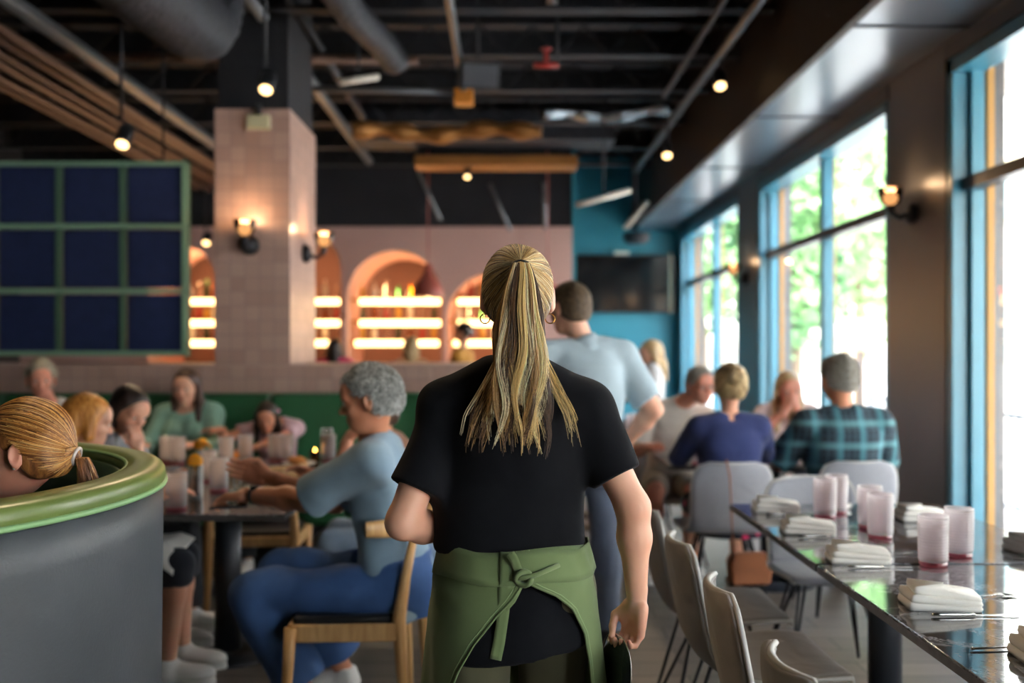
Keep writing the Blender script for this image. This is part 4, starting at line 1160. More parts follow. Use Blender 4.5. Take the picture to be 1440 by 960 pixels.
# bar stool
def stool(loc, lab, grp=None, h=.72):
    r = empty('bar_stool', loc, 0, lab, 'stool', grp)
    MB().lathe([(.001, h-.04), (.17, h-.04), (.185, h-.02), (.17, h), (.001, h)], n=24).build('seat', M_BLKMET, r)
    for k in range(4):
        a = PI/4+k*PI/2; MB().tube([(.1*math.cos(a), .1*math.sin(a), h-.04), (.2*math.cos(a), .2*math.sin(a), .005)], .012, 8).build('leg', M_ROD, r)
    MB().lathe([(.172, .26), (.172, .275), (.16, .275), (.16, .26)], n=24, closed=True).build('footrest', M_ROD, r); return r
stool((1.25, 8.62, 0), 'tall black stool under the blonde woman at the teal wall')

# wooden elbow chair (faces +y locally)
M_ASH = None
def wood(name, c1, c2):
    n = NT(name); f = n.noise(1, vec=n.tc('Object', scale=(30, 30, 4)), detail=5, dist=.6)
    n.set(Base__Color=n.ramp(f, [(.3, c1), (.7, c2)]), Roughness=.42); n.bump(f, .08, .002); return n.m
M_ASH = wood('honey_ash', '#b5854e', '#dcb27a')
M_BLKPAD = mat('black_leather_pad', '#16181c', .38, bump=.2, bscale=90)
def elbow_chair(loc, rz, lab):
    r = empty('elbow_chair', loc, rz, lab, 'chair')
    # back legs rise to the top rail, front legs to the seat frame
    for s in (-1, 1):
        MB().tube([(s*.235, -.215, .004), (s*.232, -.20, .25), (s*.228, -.19, .44), (s*.222, -.215, .60), (s*.215, -.245, .745)], [.014, .022, .026, .019, .015], 14).build('rear_leg', M_ASH, r)
        MB().tube([(s*.25, .235, .004), (s*.245, .215, .25), (s*.242, .205, .415)], [.013, .020, .024], 14).build('front_leg', M_ASH, r)
        MB().box(s*.238-.012, s*.238+.012, -.19, .205, .36, .425).build('side_rail', M_ASH, r, bevel=.006)
    MB().box(-.235, .235, .195, .218, .36, .425).build('front_rail', M_ASH, r, bevel=.006)
    MB().box(-.225, .225, -.205, -.182, .37, .425).build('rear_rail', M_ASH, r, bevel=.006)
    # curved top rail with forward pointing arms
    m = MB()
    def fn(u, v):
        t = (u*2-1); a = t*1.25
        x = .275*math.sin(a)/math.sin(1.25); y = -.285+.165*(1-math.cos(a))*1.9
        h = .078*(1-.25*abs(t)**3); d = .030*(1+.35*(1-abs(t)))
        k = v*2*PI; return Vector((x+math.cos(k)*d*.5*math.sin(a)*-1*-1, y-math.cos(k)*d*.5*math.cos(a), .765+.012*abs(t)+math.sin(k)*h*.5+.0))
    m.grid(fn, 41, 13); m.build('top_rail', M_ASH, r)
    out = [(-.225, .20), (-.232, -.05), (-.215, -.17), (0, -.185), (.215, -.17), (.232, -.05), (.225, .20), (0, .215)]
    MB().prism(out, .415, .452, 'z').build('seat_pad', M_BLKPAD, r, bevel=.015, seg=3)
    return r
elbow_chair((-.60, 3.90, 0), PI/2+.06, 'honey wooden elbow chair with black pad under the blue tee man')
elbow_chair((-.58, 4.72, 0), PI/2, 'honey wooden elbow chair beyond the blue tee man, mostly hidden')
elbow_chair((-1.98, 4.28, 0), -PI/2, 'wooden elbow chair under the strawberry blonde girl')
elbow_chair((-2.00, 4.88, 0), -PI/2, 'wooden elbow chair under the brunette covering her mouth')
elbow_chair((-1.38, 5.55, 0), .06, 'empty honey wooden chair showing under the left dining table')

# ---------------------------------------------------------------- round booth
def booth():
    bx, by, R = -1.89, 2.42, .98
    r = empty('round_booth', (bx, by, 0), 0, 'curved booth with grey leather outside and green top rim, left foreground', 'booth')
    a0, a1 = -2.05, 1.95
    def arc(R, a): return (R*math.cos(a), R*math.sin(a))
    def zt(a): return 1.135
    n = 72
    M_OUT = NT('dark_grey_leather'); f = M_OUT.noise(3.5, detail=6); g = M_OUT.noise(160, detail=3)
    M_OUT.set(Base__Color=M_OUT.mix(f, lin('#33373b'), lin('#50555a')), Roughness=.42); M_OUT.bump(M_OUT.noise(110, detail=5, rough=.7), .35, .003)
    m = MB(); m.grid(lambda u, v: Vector((*arc(R-.012*math.sin(v*PI)*0+.01*v, a0+(a1-a0)*u), .06+v*1.01)), n, 12); m.build('outer_leather', M_OUT.m, r, solid=.02)
    M_RIM = mat('olive_green_leather', '#66783f', .30, var=.1, vscale=5, bump=.12, bscale=90)
    # rolled rim
    m = MB(); sec = []
    for k in range(20):
        t = 2*PI*k/20; sec.append((math.copysign(abs(math.cos(t))**.7, math.cos(t))*.078, math.copysign(abs(math.sin(t))**.7, math.sin(t))*.030))
    def rim(u, v):
        t = v*2*PI; c, s = math.cos(t), math.sin(t)
        rr = R-.030+math.copysign(abs(c)**.7, c)*.056; z = 1.098+math.copysign(abs(s)**.8, s)*.034
        a = a0+(a1-a0)*u; return Vector((*arc(rr, a), z))
    m.grid(rim, n, 21); 
    m.build('top_rim', M_RIM, r)
    for (rr, z, nm) in [(R+.024, 1.080, 'piping'), (R-.075, 1.118, 'piping')]:
        m = MB(); m.tube([(*arc(rr, a0+(a1-a0)*k/n), z) for k in range(n+1)], .007, 8); m.build(nm, mat('sage_piping', '#86b07a', .35), r)
    M_IN = mat('deep_green_leather', '#274028', .4, var=.1, bump=.15, bscale=90)
    # inner channelled back
    m = MB()
    def inn(u, v):
        a = a0+(a1-a0)*u; ch = .018*abs(math.sin(u*22*PI/1.0))
        rr = R-.090-ch*math.sin(min(1, v*1.1)*PI)*.5-.06*(1-v)
        return Vector((*arc(rr, a), .46+v*.635))
    m.grid(inn, 221, 10); m.build('inner_back', M_IN, r, solid=.03)
    m = MB(); n2 = 48
    vs = []; 
    for z in (.10, .46):
        for k in range(n2+1): vs.append((*arc(R-.14, a0+(a1-a0)*k/n2), z))
        for k in range(n2+1): vs.append((*arc(R-.62, a0+(a1-a0)*k/n2), z))
    N1 = n2+1; fs = []
    for k in range(n2):
        fs += [(k, k+1, N1+k+1, N1+k), (2*N1+k, 3*N1+k, 3*N1+k+1, 2*N1+k+1), (k, 2*N1+k, 2*N1+k+1, k+1), (N1+k, N1+k+1, 3*N1+k+1, 3*N1+k)]
    fs += [(0, N1, 3*N1, 2*N1), (n2, 2*N1+n2, 3*N1+n2, N1+n2)]
    m.add(vs, fs); m.build('bench_seat', M_IN, r, bevel=.02)
    MB().grid(lambda u, v: Vector((*arc(R-.01, a0+(a1-a0)*u), .0+v*.08)), n, 2).build('kick_plate', M_BLKMET, r, solid=.02)
    for a in (a0, a1):
        M = RZ(a); MB().box(R-.17, R+.012, -.015, .015, .0, 1.07, M).build('end_panel', M_OUT.m, r)
    return r
BOOTH = booth()

# ---------------------------------------------------------------- table things
def ribbed(name, c, tr, w):
    n = NT(name); t = n.node('ShaderNodeBsdfTransparent'); t.inputs[0].default_value = lin(tr)
    tl = n.node('ShaderNodeBsdfTranslucent'); tl.inputs[0].default_value = lin(c); g = n.node('ShaderNodeBsdfGlossy', Roughness=.08)
    wv = n.node('ShaderNodeTexWave', _wave_type='BANDS', _bands_direction='Z', Scale=26.0); n.link(n.tc(), wv.inputs['Vector'])
    bp = n.node('ShaderNodeBump', Strength=.6, Distance=.002); n.link(wv.outputs['Fac'], bp.inputs['Height']); n.link(bp.outputs[0], g.inputs['Normal'])
    a = n.n.new('ShaderNodeMixShader'); a.inputs[0].default_value = w; n.link(t.outputs[0], a.inputs[1]); n.link(tl.outputs[0], a.inputs[2])
    lw = n.node('ShaderNodeLayerWeight', Blend=.45); b = n.n.new('ShaderNodeMixShader'); n.link(lw.outputs['Facing'], b.inputs[0]); n.link(a.outputs[0], b.inputs[1])
    c2 = n.n.new('ShaderNodeMixShader'); c2.inputs[0].default_value = .5; n.link(tl.outputs[0], c2.inputs[1]); n.link(g.outputs[0], c2.inputs[2]); n.link(c2.outputs[0], b.inputs[2])
    n.link(b.outputs[0], n.out.inputs['Surface']); MATS[name] = n.m; return n.m
M_PINKGL = ribbed('rose_ribbed_glass', '#fefafa', '#fdf4f6', .30)
M_PINKBASE = ribbed('rose_glass_foot', '#e79aa6', '#e8a8b4', .5)
M_STEEL = mat('cutlery_steel', '#b9b6b2', .18, 1.0)
M_LINEN = cloth_mat('white_linen', '#fbf7ee', .9, 700, .2, .03)
def tumbler(loc, lab, h=.160, r=.046, group=None):
    t = empty('tumbler', loc, 0, lab, 'glass', group)
    rb = [(r*.90, .022)]
    k = 0; z = .022; out = []
    while z < h-.012:
        out += [(r*(.93+.07*z/h)+.0020, z), (r*(.93+.07*z/h)+.0022, z+.003), (r*(.93+.07*z/h)-.0004, z+.006)]; z += .0095
    prof = [(r*.9, .014)]+out+[(r*1.0, h-.01), (r*1.0, h), (r*.93, h), (r*.87, .03), (.001, .024)]
    MB().lathe(prof, n=30).build('glass_wall', M_PINKGL, t)
    MB().lathe([(.001, .0005), (r*.86, .0005), (r*.92, .004), (r*.91, .0139), (.001, .0139)], n=30).build('glass_foot', M_PINKBASE, t)
    return t
TZ = .7505
tp = tumbler((1.355, 3.16, TZ), 'tall rose ribbed tumbler, left one of the nearest pair')
def tcopy(x, y, lab, z=TZ, s=1.0, grp=None):
    c = copy_tree(tp); c.location = (x, y, z); c['label'] = lab; c.scale = (s, s, s)
    if grp: c['group'] = grp
    return c
tcopy(1.50, 3.30, 'tall rose ribbed tumbler, right one of the nearest pair')
tcopy(1.36, 3.62, 'tall rose ribbed tumbler, front one of the middle pair on the marble table')
tcopy(1.395, 3.82, 'tall rose ribbed tumbler, rear one of the middle pair on the marble table')
tcopy(1.30, 4.06, 'tall rose ribbed tumbler, left one of the farthest pair on the marble table')
tcopy(1.38, 4.16, 'tall rose ribbed tumbler, right one of the farthest pair on the marble table')
def napkin(loc, rz, lab, s=1.0):
    o_ = empty('folded_napkin', loc, rz, lab, 'napkin')
    m = MB()
    for k, (w, d, z, dx, a) in enumerate([(.190, .125, 0, 0, 0), (.186, .122, .0165, .002, .03), (.172, .105, .033, .010, -.05)]):
        def fn(u, v, w=w, d=d, z=z, dx=dx, a=a):
            t = 2*PI*u; r_ = [0, 1, 1, 0][0]
            x = math.copysign(abs(math.cos(t))**.16, math.cos(t)); y = math.copysign(abs(math.sin(t))**.16, math.sin(t))
            sc_ = [0, .97, 1.0, .97, 0][int(round(v*4))]; zz = [0, .0, .007, .0165, .0175][int(round(v*4))]
            p = Vector((x*w/2*sc_+dx, y*d/2*sc_, z*(1-.25*x)+zz*(1-.2*x)+.0015*math.sin(x*3+k*2+y*2)*(v > .4)))
            return RZ(a) @ p
        m.grid(fn, 49, 5)
    m.build('folds', M_LINEN, o_)
    return o_
def knife(loc, rz, lab):
    k = empty('table_knife', loc, rz, lab, 'knife')
    MB().tube([(0, 0, .006), (.02, 0, .006), (.10, 0, .006), (.112, 0, .005)], [.005, .006, .0065, .005], 8, flat=.7).build('handle', M_STEEL, k)
    MB().prism([(.112, -.004), (.20, -.010), (.225, -.006), (.232, .004), (.112, .004)], .003, .0045, 'z').build('blade', M_STEEL, k)
    return k
def fork(loc, rz, lab, tilt=0):
    k = empty('table_fork', loc, rz, lab, 'fork'); k.rotation_euler = (0, tilt, rz)
    MB().tube([(0, 0, .004), (.06, 0, .005), (.13, 0, .004), (.145, 0, .006)], [.0045, .0035, .0025, .004], 8, flat=.6).build('handle', M_STEEL, k)
    m = MB()
    m.box(.143, .165, -.011, .011, .005, .007)
    for i in range(4): m.tube([(.163, -.009+.006*i, .006), (.185, -.009+.006*i, .004), (.207, -.009+.006*i, .007)], [.0016, .0014, .0009], 6)
    m.build('tines', M_STEEL, k); return k
for (x, y, lab) in [(1.157, 2.66, 'nearest whole in the left row'), (1.135, 3.22, 'second from the viewer in the left row'), (1.125, 3.72, 'third from the viewer in the left row'), (1.135, 4.20, 'farthest in the left row')]:
    napkin((x, y, TZ+.0005), -.12, 'folded white napkin, '+lab)
    knife((x-.065, y-.105, TZ), .03, 'steel knife along the napkin '+lab)
    fork((x+.06, y+.085, TZ), .12, 'steel fork behind the napkin '+lab, 0)
napkin((1.225, 2.20, TZ+.0005), -.1, 'folded cream napkin at the right edge of the picture, very near'); fork((1.06, 2.27, TZ), .1, 'steel fork beside the napkin at the lower right edge')
napkin((1.66, 4.00, TZ+.0005), .05, 'folded white napkin, far one on the window side of the marble table')
napkin((1.80, 3.38, TZ+.0005), .2, 'folded white napkin at the right picture edge, window side'); fork((1.665, 3.27, TZ), -.2, 'steel fork beside the window side napkin')
# small lime wedge dish near far pair
o = MB().lathe([(.001, 0), (.05, .0), (.065, .02), (.06, .02), (.046, .006), (.001, .006)], n=24).build('small_dish', mat('white_ceramic', '#ece8e2', .2), None, loc=(1.42, 4.29, TZ)); tag(o, 'small white dish behind the farthest pair of tumblers', 'dish')

# left dining table things
def lt(u, v, Y=None):
    """point on the left table top"""
    Yy = (CAM_H-.75)*1400/(v-489) if Y is None else Y
    if 5.24 < Yy < 5.76: Yy = 5.24 if Yy < 5.5 else 5.76
    Yy = min(Yy, 6.1)
    return ((u-712)/1400*Yy, Yy)
lp = [(248, 716, 'nearest the booth rim'), (308, 690, 'behind the hand with the phone'), (292, 676, 'next to the orange slice glass')]
for i, (u, v, lab) in enumerate(lp):
    x, y = lt(u, v); tcopy(x, y, 'rose ribbed tumbler on the left dining table, '+lab)
x, y = lt(275, 699)
cg = empty('cocktail_glass', (x, y, TZ), 0, 'clear tall glass with an orange slice on its rim', 'glass')
M_CLR = ribbed('clear_glass', '#f4f8f8', '#f4f8f8', .06)
MB().lathe([(.001, 0), (.032, 0), (.034, .008), (.036, .15), (.033, .15), (.030, .012), (.001, .012)], n=28).build('glass_wall', M_CLR, cg)
MB().lathe([(.001, .013), (.0295, .013), (.0315, .10), (.001, .10)], n=24).build('drink', glass('peach_drink', '#f0b08c', .05), cg)
M_ORANGE = mat('orange_slice', '#f0a21c', .4)
MB().lathe([(.001, -.004), (.034, -.004), (.037, 0), (.034, .004), (.001, .004)], n=24, m=RX(PI/2)).build('orange_slice', M_ORANGE, cg, loc=(-.002, 0, .165))
MB().tube([(0, 0, .02), (.02, 0, .22)], .004, 8).build('straw', mat('black_straw', '#1c1c1e', .4), cg)
x, y = lt(286, 664)
cg2 = empty('cocktail_glass', (x, y, TZ), 0, 'dark cocktail glass with dried orange garnish farther back', 'glass')
MB().lathe([(.001, 0), (.036, 0), (.038, .09), (.035, .09), (.033, .008), (.001, .008)], n=24).build('glass_wall', M_CLR, cg2)
MB().lathe([(.001, .009), (.0325, .009), (.0345, .07), (.001, .07)], n=24).build('drink', glass('amber_drink', '#c46a2a', .05), cg2)
for k in range(3): MB().lathe([(.001, -.003), (.026, -.003), (.028, 0), (.026, .003), (.001, .003)], n=18, m=RZ(k*.9) @ RX(PI/2-.3*k)).build('dried_orange', M_ORANGE, cg2, loc=(-.03+.03*k, 0, .13+.012*(k % 2)))
MB().tube([(0, 0, .02), (.0, 0, .13)], .003, 8).build('stick', M_ASH, cg2)
def bottle_water(x, y, lab):
    b = empty('glass_bottle', (x, y, TZ), 0, lab, 'bottle')
    MB().lathe([(.001, 0), (.036, 0), (.038, .01), (.038, .13), (.030, .165), (.014, .20), (.013, .245), (.001, .245)], n=24).build('bottle_body', ribbed('pale_blue_glass', '#dcecf0', '#dcecf0', .3), b)
    MB().lathe([(.0385, .05), (.0388, .052), (.0388, .10), (.0385, .102)], n=24).build('label_band', mat('red_white_label', '#c9474a', .5), b)
    MB().lathe([(.015, .235), (.015, .255), (.001, .255)], n=16).build('cap', mat('white_cap', '#e8e8ea', .4), b)
    return b
x, y = lt(222, 645); bottle_water(x, y-.4, 'pale water bottle with a red label before the woman in green')
def wine(x, y, lab, wine_c='#e6d27a'):
    b = empty('wine_glass', (x, y, TZ), 0, lab, 'glass')
    MB().lathe([(.001, 0), (.034, 0), (.034, .002), (.004, .006), (.0035, .085), (.012, .095), (.034, .12), (.040, .15), (.034, .20), (.032, .20), (.038, .15), (.032, .122), (.010, .10), (.001, .099)], n=28).build('glass_bowl', M_CLR, b)
    MB().lathe([(.001, .1005), (.010, .102), (.031, .124), (.0372, .148), (.001, .148)], n=24).build('wine', glass('white_wine_'+wine_c, wine_c, .0), b)
    return b
x, y = lt(460, 632); wine(x, y, 'white wine glass left of the blue tee man face')
x, y = lt(470, 655)
for (u, v, lab) in [(345, 640, 'left one before the leaning child'), (388, 643, 'right one before the leaning child'), (402, 648, 'tallest before the leaning child'), (462, 640, 'below the white wine glass'), (235, 650, 'before the woman in green, left'), (250, 652, 'before the woman in green, right'), (318, 652, 'in the middle of the left table')]:
    x, y = lt(u, v); tcopy(x, y, 'rose ribbed tumbler, '+lab)
def plate(x, y, lab, food=None, r=.12):
    p = empty('dinner_plate', (x, y, TZ), 0, lab, 'plate')
    MB().lathe([(.001, 0), (r*.6, 0), (r*.7, .006), (r, .018), (r*.99, .021), (r*.68, .010), (.001, .008)], n=40).build('plate_body', mat('stone_plate', '#c9c3ba', .3), p)
    if food:
        f = wrinkle(ell((0, 0, .028), (r*.5, r*.4, .024)), .006, 70, 4)
        sdf_obj('food', f, (-.1, -.1, .006), (.1, .1, .07), .005, mat('food_'+food, food, .6, var=.3, vscale=30), p)
    return p
for (u, v, lab, fd) in [(420, 655, 'stone plate with browned food near the chin hand', '#b5722f'), (330, 633, 'stone plate with orange food before the leaning child', '#e08a2a'), (255, 668, 'stone plate with dark salad by the brunette', '#4a4a30')]:
    x, y = lt(u, v); plate(x, y, lab, fd, .10)
# shakers and small jars
for (u, v, lab) in [(345, 668, 'left of three shakers'), (362, 665, 'middle of three shakers'), (333, 684, 'front of three shakers')]:
    x, y = lt(u, v); s_ = empty('shaker', (x, y, TZ), 0, 'small glass shaker on the left dining table, '+lab, 'shaker')
    MB().lathe([(.001, 0), (.02, 0), (.021, .055), (.016, .065), (.001, .065)], n=18).build('jar', M_CLR, s_)
    MB().lathe([(.017, .063), (.017, .085), (.001, .088)], n=18).build('lid', M_STEEL, s_)
cd = empty('candle_holder', (*lt(443, 640), TZ), 0, 'small lit amber candle glass near the banquette table end', 'candle')
MB().lathe([(.001, 0), (.03, 0), (.032, .06), (.029, .06), (.027, .006), (.001, .006)], n=20).build('glass_cup', glass('amber_cup', '#e0933c', .1), cd)
MB().lathe([(.001, .05), (.006, .058), (.001, .075)], n=10).build('flame', emit('flame', '#ffb347', 25), cd)
for (x, y, lab) in [(1.45, 6.05, 'left glass on the back party table'), (1.75, 6.08, 'right glass on the back party table'), (1.15, 5.95, 'glass before the navy top woman')]:
    tcopy(x, y, 'rose tumbler, '+lab)
o = empty('bowl', (1.82, 5.92, TZ), 0, 'dark bowl of orange food on the back party table', 'bowl')
MB().lathe([(.001, 0), (.05, 0), (.08, .04), (.09, .07), (.085, .07), (.075, .042), (.045, .008), (.001, .008)], n=30).build('bowl_body', M_BLKMET, o)
sdf_obj('food', wrinkle(ell((0, 0, .062), (.07, .07, .03)), .006, 80, 2), (-.09, -.09, .02), (.09, .09, .11), .006, mat('food_#c98a3a', '#c98a3a', .6), o)
for (x, y, lab) in [(1.0, 7.95, 'left'), (1.06, 8.06, 'middle'), (1.10, 7.93, 'right')]:
    tcopy(x, y, 'rose tumbler on the small table behind the server, '+lab)
tcopy(.90, 8.60, 'rose tumbler on the tall table by the blonde woman', z=1.0205)
# handbag hung from the navy woman's chair
hb = empty('handbag', (1.235, 5.06, .24), .1, 'brown leather handbag on a thin strap behind the navy top woman', 'handbag')
M_TAN = mat('tan_leather', '#8f5532', .45, bump=.2, bscale=80)
MB().prism([(-.10, 0), (.10, 0), (.115, .12), (.09, .16), (-.09, .16), (-.115, .12)], -.04, .04, 'y').build('bag_body', M_TAN, hb, bevel=.015, seg=3)
MB().prism([(-.108, .08), (.108, .08), (.092, .165), (-.092, .165)], -.048, -.041, 'y').build('flap', M_TAN, hb, bevel=.002)
MB().tube([(-.08, 0, .14), (-.09, .01, .35), (-.085, .05, .54), (-.08, .12, .615), (-.07, .16, .59)], .005, 8).build('strap', M_TAN, hb)
# outside: cafe patio bits seen through the glass
# ---------------------------------------------------------------- the people
SK_FAIR = skin_mat('skin_fair', '#dcb196'); SK_ROSY = skin_mat('skin_rosy', '#dba088'); SK_TAN = skin_mat('skin_tan', '#c08b6b'); SK_WARM = skin_mat('skin_warm', '#cf9a7c')
H_BLOND = hair_mat('hair_blond', '#7a5f3e', '#c0a070', '#ead6ab'); H_BROWN = hair_mat('hair_brown', '#2a1a12', '#4a3122', '#6e4c36')
H_DARK = hair_mat('hair_dark', '#120d0b', '#251a16', '#3d2a22'); H_STRAW = hair_mat('hair_strawberry', '#8a5220', '#c27c34', '#e2a85c')
H_GREY = hair_mat('hair_grey', '#6f716f', '#a9aca8', '#dcdedb', (120, 120, 120), .6); H_ASH = hair_mat('hair_ash', '#6a6355', '#9a917d', '#c9c2ae', (80, 80, 30), .55)
H_SHORTB = hair_mat('hair_short_brown', '#2f241c', '#54432f', '#7d6646', (90, 90, 40), .6); H_SALT = hair_mat('hair_salt', '#57524c', '#8a857b', '#b9b4a8', (110, 110, 60), .6)

def lerp(a, b, t): return a+(b-a)*t
def hair_cols(n, K, pal, rng, tipdark=0, vary=.12):
    pal = np.array([lin(c)[:3] for c in pal]); w = rng.integers(0, len(pal), n)
    c = pal[w]*(1+rng.normal(0, vary, (n, 1))); c = np.clip(c, .005, 1)
    return np.repeat(c[:, None, :], K, axis=1)

def scalp_strands(info, tie_dir, n, K, pal, rng, t=.0125, rad=.0009, hairline=None, name='hair_strands'):
    """hairs combed over the skull from the hairline to the tie"""
    at = info['at']; s = info['s']
    q = np.array(tie_dir, float); q /= np.linalg.norm(q)
    P0 = []
    cnt = 0
    while len(P0) < n:
        a = rng.uniform(0, 2*PI)
        # hairline ring around the head: forehead, temples, behind the ears, nape
        f = math.sin(a); x = math.cos(a); 
        z = np.interp(f, [-1, -.55, -.15, .2, .6, 1], [-.95, -.72, -.25, -.05, .45, .62])
        y = f*(.95 if f < 0 else .78)
        d = np.array([x*.92, y, z])+rng.normal(0, .05, 3); d /= np.linalg.norm(d)
        m = rng.random()**1.4*.75            # some start part of the way
        P0.append((d, m))
    paths = np.zeros((n, K, 3)); rr = np.zeros((n, K))
    R = np.array([.075+t, .094+t, .086+t*1.2]); bad = np.zeros(n, bool)
    for i, (d, m) in enumerate(P0):
        om = math.acos(float(np.clip(d @ q, -1, 1)))
        lift = rng.uniform(-.0012, .0022)
        side = np.cross(d, q); side /= (np.linalg.norm(side)+1e-6); ph = rng.uniform(0, 6); am = rng.uniform(0, .012)
        for k in range(K):
            u = m+(1-m)*k/(K-1)
            v = (math.sin((1-u)*om)*d+math.sin(u*om)*q)/max(math.sin(om), 1e-3)
            v = v+side*am*math.sin(u*5+ph)*math.sin(u*PI); v /= np.linalg.norm(v)
            p = v*(R+lift+.004*math.sin(u*PI)*0)
            low = max(0, -(v[2]+.35))   # the nape is narrower than the skull
            p = p*np.array([1-low*.28, 1-low*.36, 1+low*.25])+np.array([0, -.014, .030])
            ex_ = ((abs(p[0])-.088)/.028)**2+((p[1]-.004)/.024)**2+((p[2]+.014)/.035)**2
            if ex_ < 1: bad[i] = True
            paths[i, k] = at(*p); rr[i, k] = rad*(.6 if k in (0,) else 1)
    paths = paths[~bad]; rr = rr[~bad]; n = len(paths)
    F = info['hd']['_f']; pf = paths.reshape(-1, 3).astype(f4); lv = rng.uniform(.0002, .0022, (n, 1)).repeat(K, 1).reshape(-1).astype(f4); e = .002
    for _ in range(3):
        d = F(pf); g = np.stack([F(pf+np.array(v, dtype=f4))-d for v in ((e, 0, 0), (0, e, 0), (0, 0, e))], 1)/e
        g /= np.maximum(np.linalg.norm(g, axis=1), .3)[:, None]; pf = pf-g*np.clip(d-lv, -.02, .02)[:, None]
    return strands(name, pf.reshape(n, K, 3), rr*s, hair_cols(n, K, pal, rng), M_STRAND, info['root'])

def fall_strands(start, n, K, path_fn, pal, rng, root, rad=.0010, name='ponytail', clumps=24):
    """hairs that leave the tie and fall in clumps: path_fn(clump parameters, t) -> centre point"""
    paths = np.zeros((n, K, 3)); rr = np.zeros((n, K)); cols = np.zeros((n, K, 3))
    palc = np.array([lin(c)[:3] for c in pal])
    cl = [dict(a=rng.uniform(0, 2*PI), r=rng.uniform(0, 1)**.5, len=rng.uniform(.72, 1.0), ph=rng.uniform(0, 6), w=rng.uniform(.4, 1), c=palc[rng.integers(0, len(palc))], sx=rng.normal(0, 1), sy=rng.normal(0, 1)) for _ in range(clumps)]
    for i in range(n):
        c = cl[i % clumps]; oa = rng.uniform(0, 2*PI); orr = rng.uniform(0, 1)**.6; ln = c['len']*rng.uniform(.72, 1.08); ph = rng.normal(0, .35); wob = rng.uniform(0, .004)
        base = np.clip(c['c']*(1+rng.normal(0, .22)), .004, 1)
        for k in range(K):
            t = k/(K-1)*ln
            ctr, cr = path_fn(c, t)
            off = np.array([math.cos(oa), math.sin(oa)*.7, 0])*orr*cr*(1-.45*max(0, t-.65)/.35)
            off = off+np.array([math.sin(t*9+ph+c['ph'])*wob*t*2, math.cos(t*7+ph)*wob*t, 0])
            paths[i, k] = ctr+off; rr[i, k] = rad*(1-.6*(k/(K-1))**2); cols[i, k] = base
    return strands(name, paths, rr, cols, M_STRAND, root)

def tufts(info, n, ln, pal, rng, curl=.5, rad=.0011, zmin=-.045):
    F = info['hd']['_f']; at = info['at']; pts = []
    while len(pts) < n:
        d = rng.normal(size=3); d /= np.linalg.norm(d)
        p = d*np.array([.088, .106, .10])+np.array([0, -.014, .030])
        if d[1] > .55 and d[2] < .45: continue
        if p[2] < zmin or (p[1] > -.015 and p[2] < .025): continue
        pts.append(at(*p))
    pf = np.array(pts, dtype=f4); e = .002
    for _ in range(4):
        d = F(pf); g = np.stack([F(pf+np.array(v, dtype=f4))-d for v in ((e, 0, 0), (0, e, 0), (0, 0, e))], 1)/e
        g /= np.maximum(np.linalg.norm(g, axis=1), .3)[:, None]; pf = pf-g*np.clip(d, -.02, .02)[:, None]
    tdir = rng.normal(size=(n, 3)); tdir -= (tdir*g).sum(1)[:, None]*g; tdir /= np.linalg.norm(tdir, axis=1)[:, None]; bd = np.cross(g, tdir)
    K = 7; paths = np.zeros((n, K, 3)); l = ln*rng.uniform(.6, 1.2, n)[:, None]
    for k in range(K):
        t = k/(K-1); a = t*curl*6
        paths[:, k] = pf-g*.002+g*l*(.55*math.sin(min(a, 1.8)))+tdir*l*t*.8+bd*l*.35*math.sin(a)
    return strands('hair_tufts', paths, np.full((n, K), rad), hair_cols(n, K, pal, rng, vary=.15), M_STRAND, info['root'], n=3)

# ------------------------------------------------ the waitress
M_TEE = cloth_mat('black_tee', '#0d0e13', .9, 1200, .25, .15, .04)
M_TEE.node_tree.nodes['Principled BSDF'].inputs['Specular IOR Level'].default_value = .12
M_OLIVE = cloth_mat('olive_trousers', '#57543c', .9, 1200, .3, .1, .1)
M_APRON = cloth_mat('green_apron', '#66784c', .88, 1300, .35, .08, .12)
M_STITCH = mat('apron_stitching', '#8fa674', .8)
WX, WY = .018, 2.38
boxy = [(-.2, 0, 0, .168, .122), (.06, 0, 0, .172, .125), (.13, 0, 0, .172, .130), (.25, 0, 0, .166, .122), (.34, 0, -.004, .168, .122), (.40, 0, -.012, .155, .112), (.44, 0, -.014, .125, .092), (.485, 0, -.012, .070, .066)]
wt = person('waitress walking away in a black tee and green apron with a long blonde ponytail', (WX, WY, .885), 0.0, SK_FAIR,
            hair=dict(style='pony', mat=hair_mat('hair_blond_under', '#3c2c1c', '#6f5636', '#a38455'), t=.0105, amp=.0008, fr=60, pony=dict(pts=[(.010, -.100, .062), (.012, -.116, .052)], r=[.018, .016])),
            s=.97, seated=False, lean=.0, head_at=(.027, WY, 1.560), hp=.02, hy=-.04, build=1.10, sw=.172, sh_h=.418, vox=.007, handv=.0028, armk=(1.08, .985),
            hands=((-.115, 2.50, .972), (.308, 2.35, .845)), hint=(Vector((-.85, -1, -1.1)), Vector((1, -.7, -.2))), handd=(Vector((.7, .7, .25)), Vector((-.12, -.02, -1))), handn=(Vector((.1, .3, 1)), Vector((-.80, -.62, 0))), curl=(.6, 1.15),
            shirt=dict(mat=M_TEE, sleeve=.66, hem=.085, pad=.012, amp=.0065, fr=15, vox=.0058, name='tee_shirt', secs=boxy, neck=-.006), lower=dict(mat=M_OLIVE, len=1.96, pad=.012, top=.06, amp=.003, flare=.025), shoes=dict(mat=M_BLKMET),
            feet=((-.08, 2.22, .09), (.11, 2.52, .085)), knees=((-.075, 2.34, .47), (.115, 2.47, .47)))
root = wt['root']; rx0, ry0 = 0.0, 0.0
def w2l(p): return Vector(p)-Vector((WX, WY, 0))
